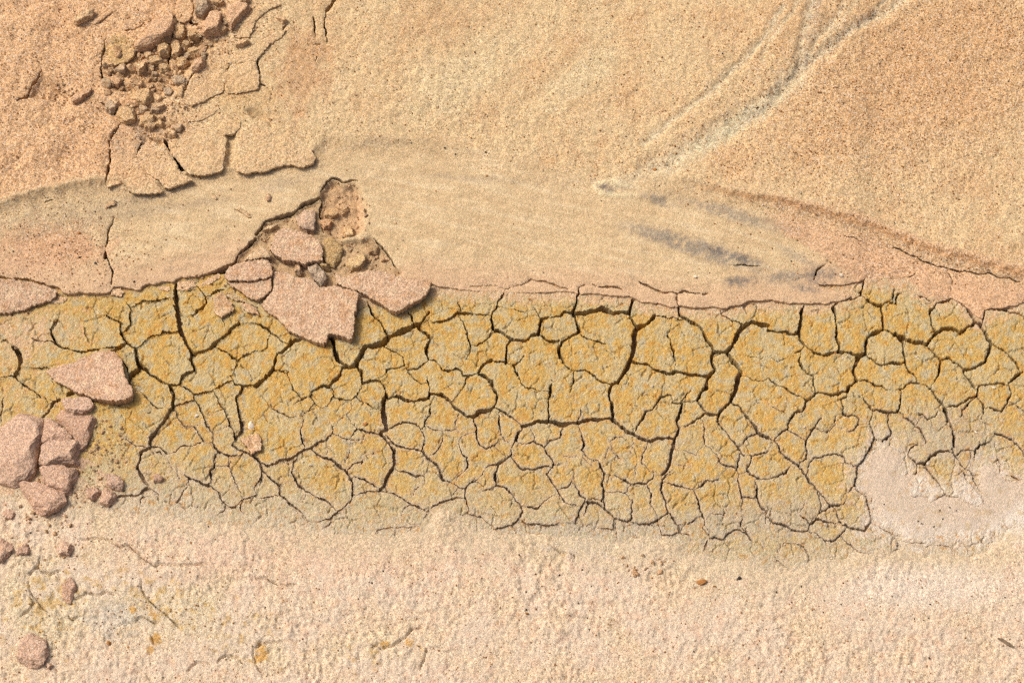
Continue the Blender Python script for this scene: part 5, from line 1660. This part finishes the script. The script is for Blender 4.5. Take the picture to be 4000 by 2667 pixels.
for k_ in range(46):       # unnamed lumps of the same rubble, strewn down the run
    ru_ = RUN[k_ % len(RUN)]
    while True:
        u_ = random.uniform(*ru_[0]); v_ = random.uniform(*ru_[1])
        if abs((u_ - ru_[2]) - (v_ - ru_[3]) * ru_[4]) < ru_[5]:
            break
    rr = random.uniform(11, 27); a0 = random.uniform(0, 6.28); nn = random.choice((5, 6, 7))
    pts_ = [(u_ + rr * random.uniform(0.75, 1.15) * math.cos(a0 + 6.283 * q_ / nn), v_ + 0.85 * rr * random.uniform(0.75, 1.15) * math.sin(a0 + 6.283 * q_ / nn)) for q_ in range(nn)]
    clod("gully_clod", pts_, rr * 0.13 + 1.0, (A(216, 176, 134), A(208, 172, 128), A(198, 170, 134), A(224, 188, 142))[k_ % 4],
         "angular sandy lump in the rubble run at the upper left", "clod", "lumps of the rubble run", (0.4, 1.0))
sprinkle(PIT, 112, 9, 28, "small sandy crumb among the clods of the crumbled gully", "crumbs in the crumbled gully")
sprinkle(HOLLOW, 26, 4, 13, "small sandy crumb on the floor of the hollow", "crumbs in the hollow")
sprinkle(P("B1 590,720 760,780 1000,760 1180,960 1240,1040 1000,1010 900,1030 760,1060 680,1020 640,1000 600,930"), 40, 4, 12, "small sandy crumb in the rubble between hollow and slabs", "crumbs in the rubble")
sprinkle(P("B1 0,720 180,610 420,480 500,500 340,560 160,700 130,760 60,790"), 18, 4, 11, "small sandy crumb along the broken crust edge", "crumbs along the crust edge")
sprinkle(P("A0 700,1000 850,960 1050,1000 1120,1150 1150,1300 1100,1480 900,1540 720,1500 700,1300"), 34, 4, 12, "small pink crumb strewn right of the clod heap", "crumbs beside the clod heap")
sprinkle(P("C0 120,380 500,380 560,520 500,700 250,720 100,560"), 22, 4, 12, "small pink crumb in the sand below the clod heap", "crumbs below the clod heap")
sprinkle(P("C2 760,640 1180,680 1060,840 900,830 760,770"), 20, 5, 13, "pale crumb of sand just below the mud's lower edge", "crumbs below the mud")
sprinkle(P("T0 560,600 840,760 820,900 560,900 400,860"), 22, 4, 12, "small sandy crumb on the bank left of the gully", "crumbs left of the gully")

for tile, pts, r, kind in (
        ("T3", "1175,425 780,525 290,780 1590,530 2105,710 1670,1078 2055,425 2070,75", 5, "bank"),
        ("T3", "270,610 1140,620 1183,620 55,390 1565,455 668,838 655,905 620,900 485,1000 1025,660 850,403 755,90 2110,243 2138,440 685,568", 3.6, "bank"),
        ("T2", "2120,795 1355,1443 1060,960 1345,970 2065,795 1840,470 568,1073 875,1157 980,652 1090,790 745,80 1705,760 1575,240 325,147 275,633 2010,1200 1970,1247", 4, "bank"),
        ("T1", "1745,1350 1650,1295 2010,1330 2205,1027 1990,235", 5, "bank"),
        ("T0", "398,1173 210,462 120,855 600,1335", 4.5, "bank"),
        ("B0", "715,568 835,510 1170,1120 115,857 520,803", 5, "run"),
        ("B2", "1540,1040 1730,1042 275,1040 183,1025 640,715 1290,283 725,220 780,415", 3.4, "run"),
        ("B3", "735,800 205,940 1105,610 1345,70 1375,228", 4, "run"),
        ("C2", "335,805 100,925 1495,1393 50,665 560,885 100,1050 470,1000 545,1190 740,965 495,770 1285,1343 1675,1390 535,1110", 4.5, "low"),
        ("C3", "60,925 165,997 398,988 1675,962 1145,1012 1140,1392 1170,462 820,305 235,885 515,1010 390,1070 1135,1110 1035,1115 1100,1125 1285,330 1330,350 1215,350 1235,410 1085,440 1060,425", 4.5, "low"),
        ("C0", "1475,463 160,1248 300,1250 370,1378 935,830 215,508", 5, "low"),
        ("C1", "65,1035 900,775 1410,632 310,1268 75,1108 820,860", 4.5, "low")):
    for k, (u, v) in enumerate(P(tile + " " + pts)):
        lb, gp = {"bank": ("tiny dark grain on the upper sand bank", "dark grains on the bank"), "run": ("tiny dark grain on the smooth runnel crust", "dark grains on the runnel"),
                  "low": ("tiny dark grain on the lower pinkish sand", "dark grains on the lower sand")}[kind]
        place("dark_grain", dark[k % 4], u, v, r * random.uniform(0.8, 1.2), 0.25, 0.75, lb, "grain", gp)
for (t, r, sx, lb) in (("T2 2150,945", 6, 1.7, "long black grain beside the rill in the upper right"), ("B0 700,908", 8, 1.0, "largest dark pebble on the left end of the runnel"),
                       ("B0 840,962", 8, 1.2, "dark stain-like pebble beside the largest dark pebble"), ("C2 1605,830", 11, 1.0, "rough dark pebble below the mud, right of the rusty one"),
                       ("C0 768,1060", 5, 1.0, "dark pebble in the lower left sand")):
    u, v = P(t)[0]
    place("dark_pebble", dark[0], u, v, r, 0.3, 0.7, lb, "pebble", "dark pebbles", None, sx)
for (t, r, sx, lb) in (("C2 1330,855", 13, 1.7, "rust-coloured flat pebble with dark rim below the mud"), ("T2 1435,1345", 6, 1, "rusty pebble in the rill, the lower of two"), ("T2 1425,1275", 5, 1, "rusty pebble in the rill, the upper of two"),
                       ("T2 1245,1485", 7, 1.2, "rusty pebble at the rill's mouth"), ("B0 690,692", 8, 1, "round rusty pebble on the left of the runnel"), ("C0 770,1288", 9, 1, "round rusty pebble in the bottom left sand"),
                       ("C0 905,1312", 5, 1, "small rusty pebble right of the round rusty pebble"), ("C0 1348,577", 5, 1, "small rusty pebble above the long hairline crack"), ("B2 1540,443", 5, 1, "rusty pebble on the grey silt of the runnel"),
                       ("T1 2018,1540", 5, 1.3, "rusty pebble above the grey streak of the runnel"), ("C2 105,1078", 7, 1, "rusty pebble in the lower sand near the middle"), ("C2 1430,885", 6, 1.2, "small rusty pebble right of the flat rust-coloured pebble"),
                       ("A3 590,402", 5, 1, "reddish pebble at the lip of a mud crack on the right"), ("C3 985,833", 4, 1, "tiny rusty pebble in the lower right sand"), ("A1 950,1020", 9, 1.2, "reddish pebble half sunk in a mud plate"),
                       ("B2 150,1272", 4.5, 1, "reddish pebble on the sandy top edge of the mud")):
    u, v = P(t)[0]
    place("rusty_pebble", rust[int(u) % 3], u, v, r, 0.3, 0.7, lb, "pebble", "rusty pebbles", 0.1 if sx > 1 else None, sx)
for (t, r, sx, lb) in (("T3 735,850", 6, 1.2, "white quartz grain on the coarse upper right sand"), ("B2 1602,1078", 8, 1.1, "pale pebble alone on the lower runnel"), ("B3 640,1072", 11, 0.7, "pale upright pebble at the grey end of the runnel"),
                       ("A0 2205,1035", 19, 1.1, "round pale pebble on the mud beside a crust chip"), ("A1 480,1380", 8, 1, "white pebble on a rounded lower mud plate"), ("A1 408,1352", 5, 1, "small white grain beside the white pebble"),
                       ("A2 1225,695", 8, 1, "white pebble in the middle of the largest mud plate"), ("A3 1295,435", 6, 1.2, "white pebble on a right-hand mud plate"), ("A3 322,1045", 6, 1, "white pebble on a mud plate by a curved crack"),
                       ("A3 1405,1372", 8, 1.2, "white pebble on the edge of a small right-hand mud plate"), ("A3 1972,700", 7, 1.1, "white pebble near the right end of the mud"), ("A0 1715,950", 9, 1, "pale pebble between thin cracks on the left mud"),
                       ("A3 1818,1090", 7, 1, "pale pebble on the dusty right-hand mud"), ("C3 1465,690", 9, 1, "white chip below the mud at the lower right"), ("A3 605,665", 4, 1, "tiny white grain on a right-hand mud plate"), ("A2 800,355", 4, 1, "tiny white grain on a middle mud plate"),
                       ("C3 510,180", 4, 1, "tiny white grain near the mud's lower edge"), ("C2 875,510", 5, 1, "tiny pale grain where the mud meets the lower sand")):
    u, v = P(t)[0]
    place("pale_pebble", pale[int(u) % 3], u, v, r, 0.25, 0.75, lb, "pebble", "pale pebbles", None, sx)

# fine crumbled sand between the clods: past counting
ico = bmesh.new(); bmesh.ops.create_icosphere(ico, subdivisions=1, radius=1.0)
iv = np.array([v.co[:] for v in ico.verts]); itri = np.array([[v.index for v in f.verts] for f in ico.faces]); ico.free()
cv_, ct_, cc_ = [], [], []
for poly, n in ((PIT, 420), (HOLLOW, 70), (RUBBLE, 260), (P("A0 360,960 850,960 1080,1000 1150,1300 1050,1500 C0 600,330 200,420 100,330 A0 60,1500"), 330),
                (P("T0 450,780 850,750 860,930 480,960"), 90), (P("T0 1000,900 1600,900 1800,1050 1400,1260 1100,1110"), 150), (P("B0 1500,1090 2060,1000 2240,1280 1900,1330 1500,1190"), 90),
                (P("T0 1560,0 2240,0 T1 250,60 T0 2100,420 1900,360 1700,280"), 160)):
    xs = [p_[0] for p_ in poly]; ys = [p_[1] for p_ in poly]
    gu = rng.uniform(min(xs), max(xs), n * 4); gv = rng.uniform(min(ys), max(ys), n * 4)
    ok = np.nonzero(poly_sdf(gu, gv, poly) > 2)[0][:n]
    for k in ok:
        r_ = rng.uniform(2.0, 3.4) * (2.6 ** rng.random() ** 2) * MPP
        h = surf(gu[k], gv[k])
        x, y, z = unproject(gu[k:k + 1], gv[k:k + 1], h * 1e-3)
        q_, _ = np.linalg.qr(rng.normal(size=(3, 3)))
        cv_.append((iv * rng.uniform(0.6, 1.15, (12, 1))) @ q_ * r_ + np.array([x[0], y[0], z[0] + 0.25 * r_]))
        ct_.append(itri + 12 * len(ct_))
        c_ = (A(212, 172, 130), A(198, 160, 118), A(184, 156, 122), A(220, 186, 142))[int(rng.integers(4))]
        cc_.append(np.broadcast_to(c_, (12, 3)))
fidx = np.concatenate(ct_)
me = mesh_from("crumbled_sand", np.concatenate(cv_), fidx.ravel(), np.full(len(fidx), 3), {'col': np.concatenate(cc_), 'coarse': np.full(12 * len(cv_), 0.4)}, M_SLAB, 0)
save(link(bpy.data.objects.new("crumbled_sand", me)), "fine crumbled sand lying between the clods and slabs", None, None, "stuff")

# the twig at the lower right
tu = P("C3 1622,1250 1660,1268 1700,1292 1742,1316"); rad = [2.5, 6.5, 6.0, 1.6]
ring = []; fc = []
for k, ((u, v), r) in enumerate(zip(tu, rad)):
    x, y, z = unproject(np.array([u]), np.array([v]), (surf(u, v) + 0.5) * 1e-3)
    for a in range(7):
        t = 2 * math.pi * a / 7
        ring.append((float(x[0]) + 0.5 * r * MPP * math.cos(t), float(y[0]) + r * MPP * math.cos(t), float(z[0]) + r * MPP * 0.7 * math.sin(t)))
for k in range(3):
    for a in range(7):
        fc.append((k * 7 + a, k * 7 + (a + 1) % 7, (k + 1) * 7 + (a + 1) % 7, (k + 1) * 7 + a))
fc += [tuple(range(7))[::-1], tuple(range(21, 28))]
ring = np.array(ring); org = np.array([ring[:, 0].mean(), ring[:, 1].mean(), ring[:, 2].min()])
me = bpy.data.meshes.new("twig"); me.from_pydata((ring - org).tolist(), [], fc); me.materials.append(M_TWIG); me.update()
tw = bpy.data.objects.new("twig", me); tw.location = org; link(tw)
save(tw, "short dry brown twig lying on the lower right sand", "twig")

# loose coarse grains: nobody could count them
NG = 15000
gu = rng.uniform(-50, 4050, NG * 4); gv = rng.uniform(-50, 2720, NG * 4)
j = np.clip(np.searchsorted(CR_US, gu), 0, len(CR_US) - 1); i = np.clip(np.searchsorted(CR_VS, gv), 0, len(CR_VS) - 1)
incr = (gv < CR_VS[-1] - 5) & (CR_F[i, j] > 3)
j2 = np.clip(np.searchsorted(G_US, gu), 0, len(G_US) - 1); i2 = np.clip(np.searchsorted(G_VS, gv), 0, len(G_VS) - 1)
low = gv > np.interp(gu, VB_U, VB_V) + 60
dens = np.where(incr, np.clip(blob(gu, gv, 3620, 300, 620, 330, -20) * 1.4 + 0.9 * blob(gu, gv, 250, 950, 260, 150) + 0.7 * blob(gu, gv, 350, 300, 500, 330) + 0.22 * (gv < np.interp(gu, LIP_U, LIP_V)) + 0.5 * blob(gu, gv, 3500, 1050, 350, 90), 0.02, 1), np.where(low, 0.16, 0))
ok = rng.uniform(0, 1, NG * 4) < dens
gu, gv, incr = gu[ok][:NG], gv[ok][:NG], incr[ok][:NG]
hh = np.where(incr, CR_H[i[ok][:NG], j[ok][:NG]], G_H[i2[ok][:NG], j2[ok][:NG]])
x, y, z = unproject(gu, gv, 0.0); x0, y0, z0 = unproject(gu, gv, hh * 1e-3)
n = len(gu)
oct_ = np.array([[1, 0, 0], [-1, 0, 0], [0, 1, 0], [0, -1, 0], [0, 0, 1], [0, 0, -1]], float)
tri = np.array([[0, 2, 4], [2, 1, 4], [1, 3, 4], [3, 0, 4], [2, 0, 5], [1, 2, 5], [3, 1, 5], [0, 3, 5]])
R = rng.uniform(1.6, 4.2, n) * MPP
q = rng.normal(size=(n, 3, 3)); q, _ = np.linalg.qr(q)
sc = R[:, None] * rng.uniform(0.7, 1.2, (n, 3))
vv = np.einsum('nij,pj->npi', q, oct_) * sc[:, None, :] + np.stack([x0, y0, z0 + 0.25 * R], 1)[:, None, :]
pal = np.array([A(200, 140, 84), A(226, 205, 170), A(180, 118, 66), A(214, 170, 116), A(150, 96, 60), A(238, 224, 202)])
gc = pal[rng.choice(6, n, p=[0.26, 0.2, 0.14, 0.26, 0.06, 0.08])]
fidx = (tri[None] + 6 * np.arange(n)[:, None, None]).reshape(-1, 3)
me = mesh_from("loose_sand", vv.reshape(-1, 3), fidx.ravel(), np.full(len(fidx), 3), {'col': np.repeat(gc, 6, 0), 'coarse': np.full(n * 6, 0.0)}, M_SLAB)
save(link(bpy.data.objects.new("loose_sand", me)), "loose coarse sand grains strewn over the bank and lower sand", None, None, "stuff")
tot = sum(len(o.data.loop_triangles) if o.data.loop_triangles else sum(len(p.vertices) - 2 for p in o.data.polygons[:0]) for o in COL.objects if o.type == 'MESH')
print("loops", sum(len(o.data.loops) for o in COL.objects if o.type == 'MESH'), "polys", sum(len(o.data.polygons) for o in COL.objects if o.type == 'MESH'), flush=True)
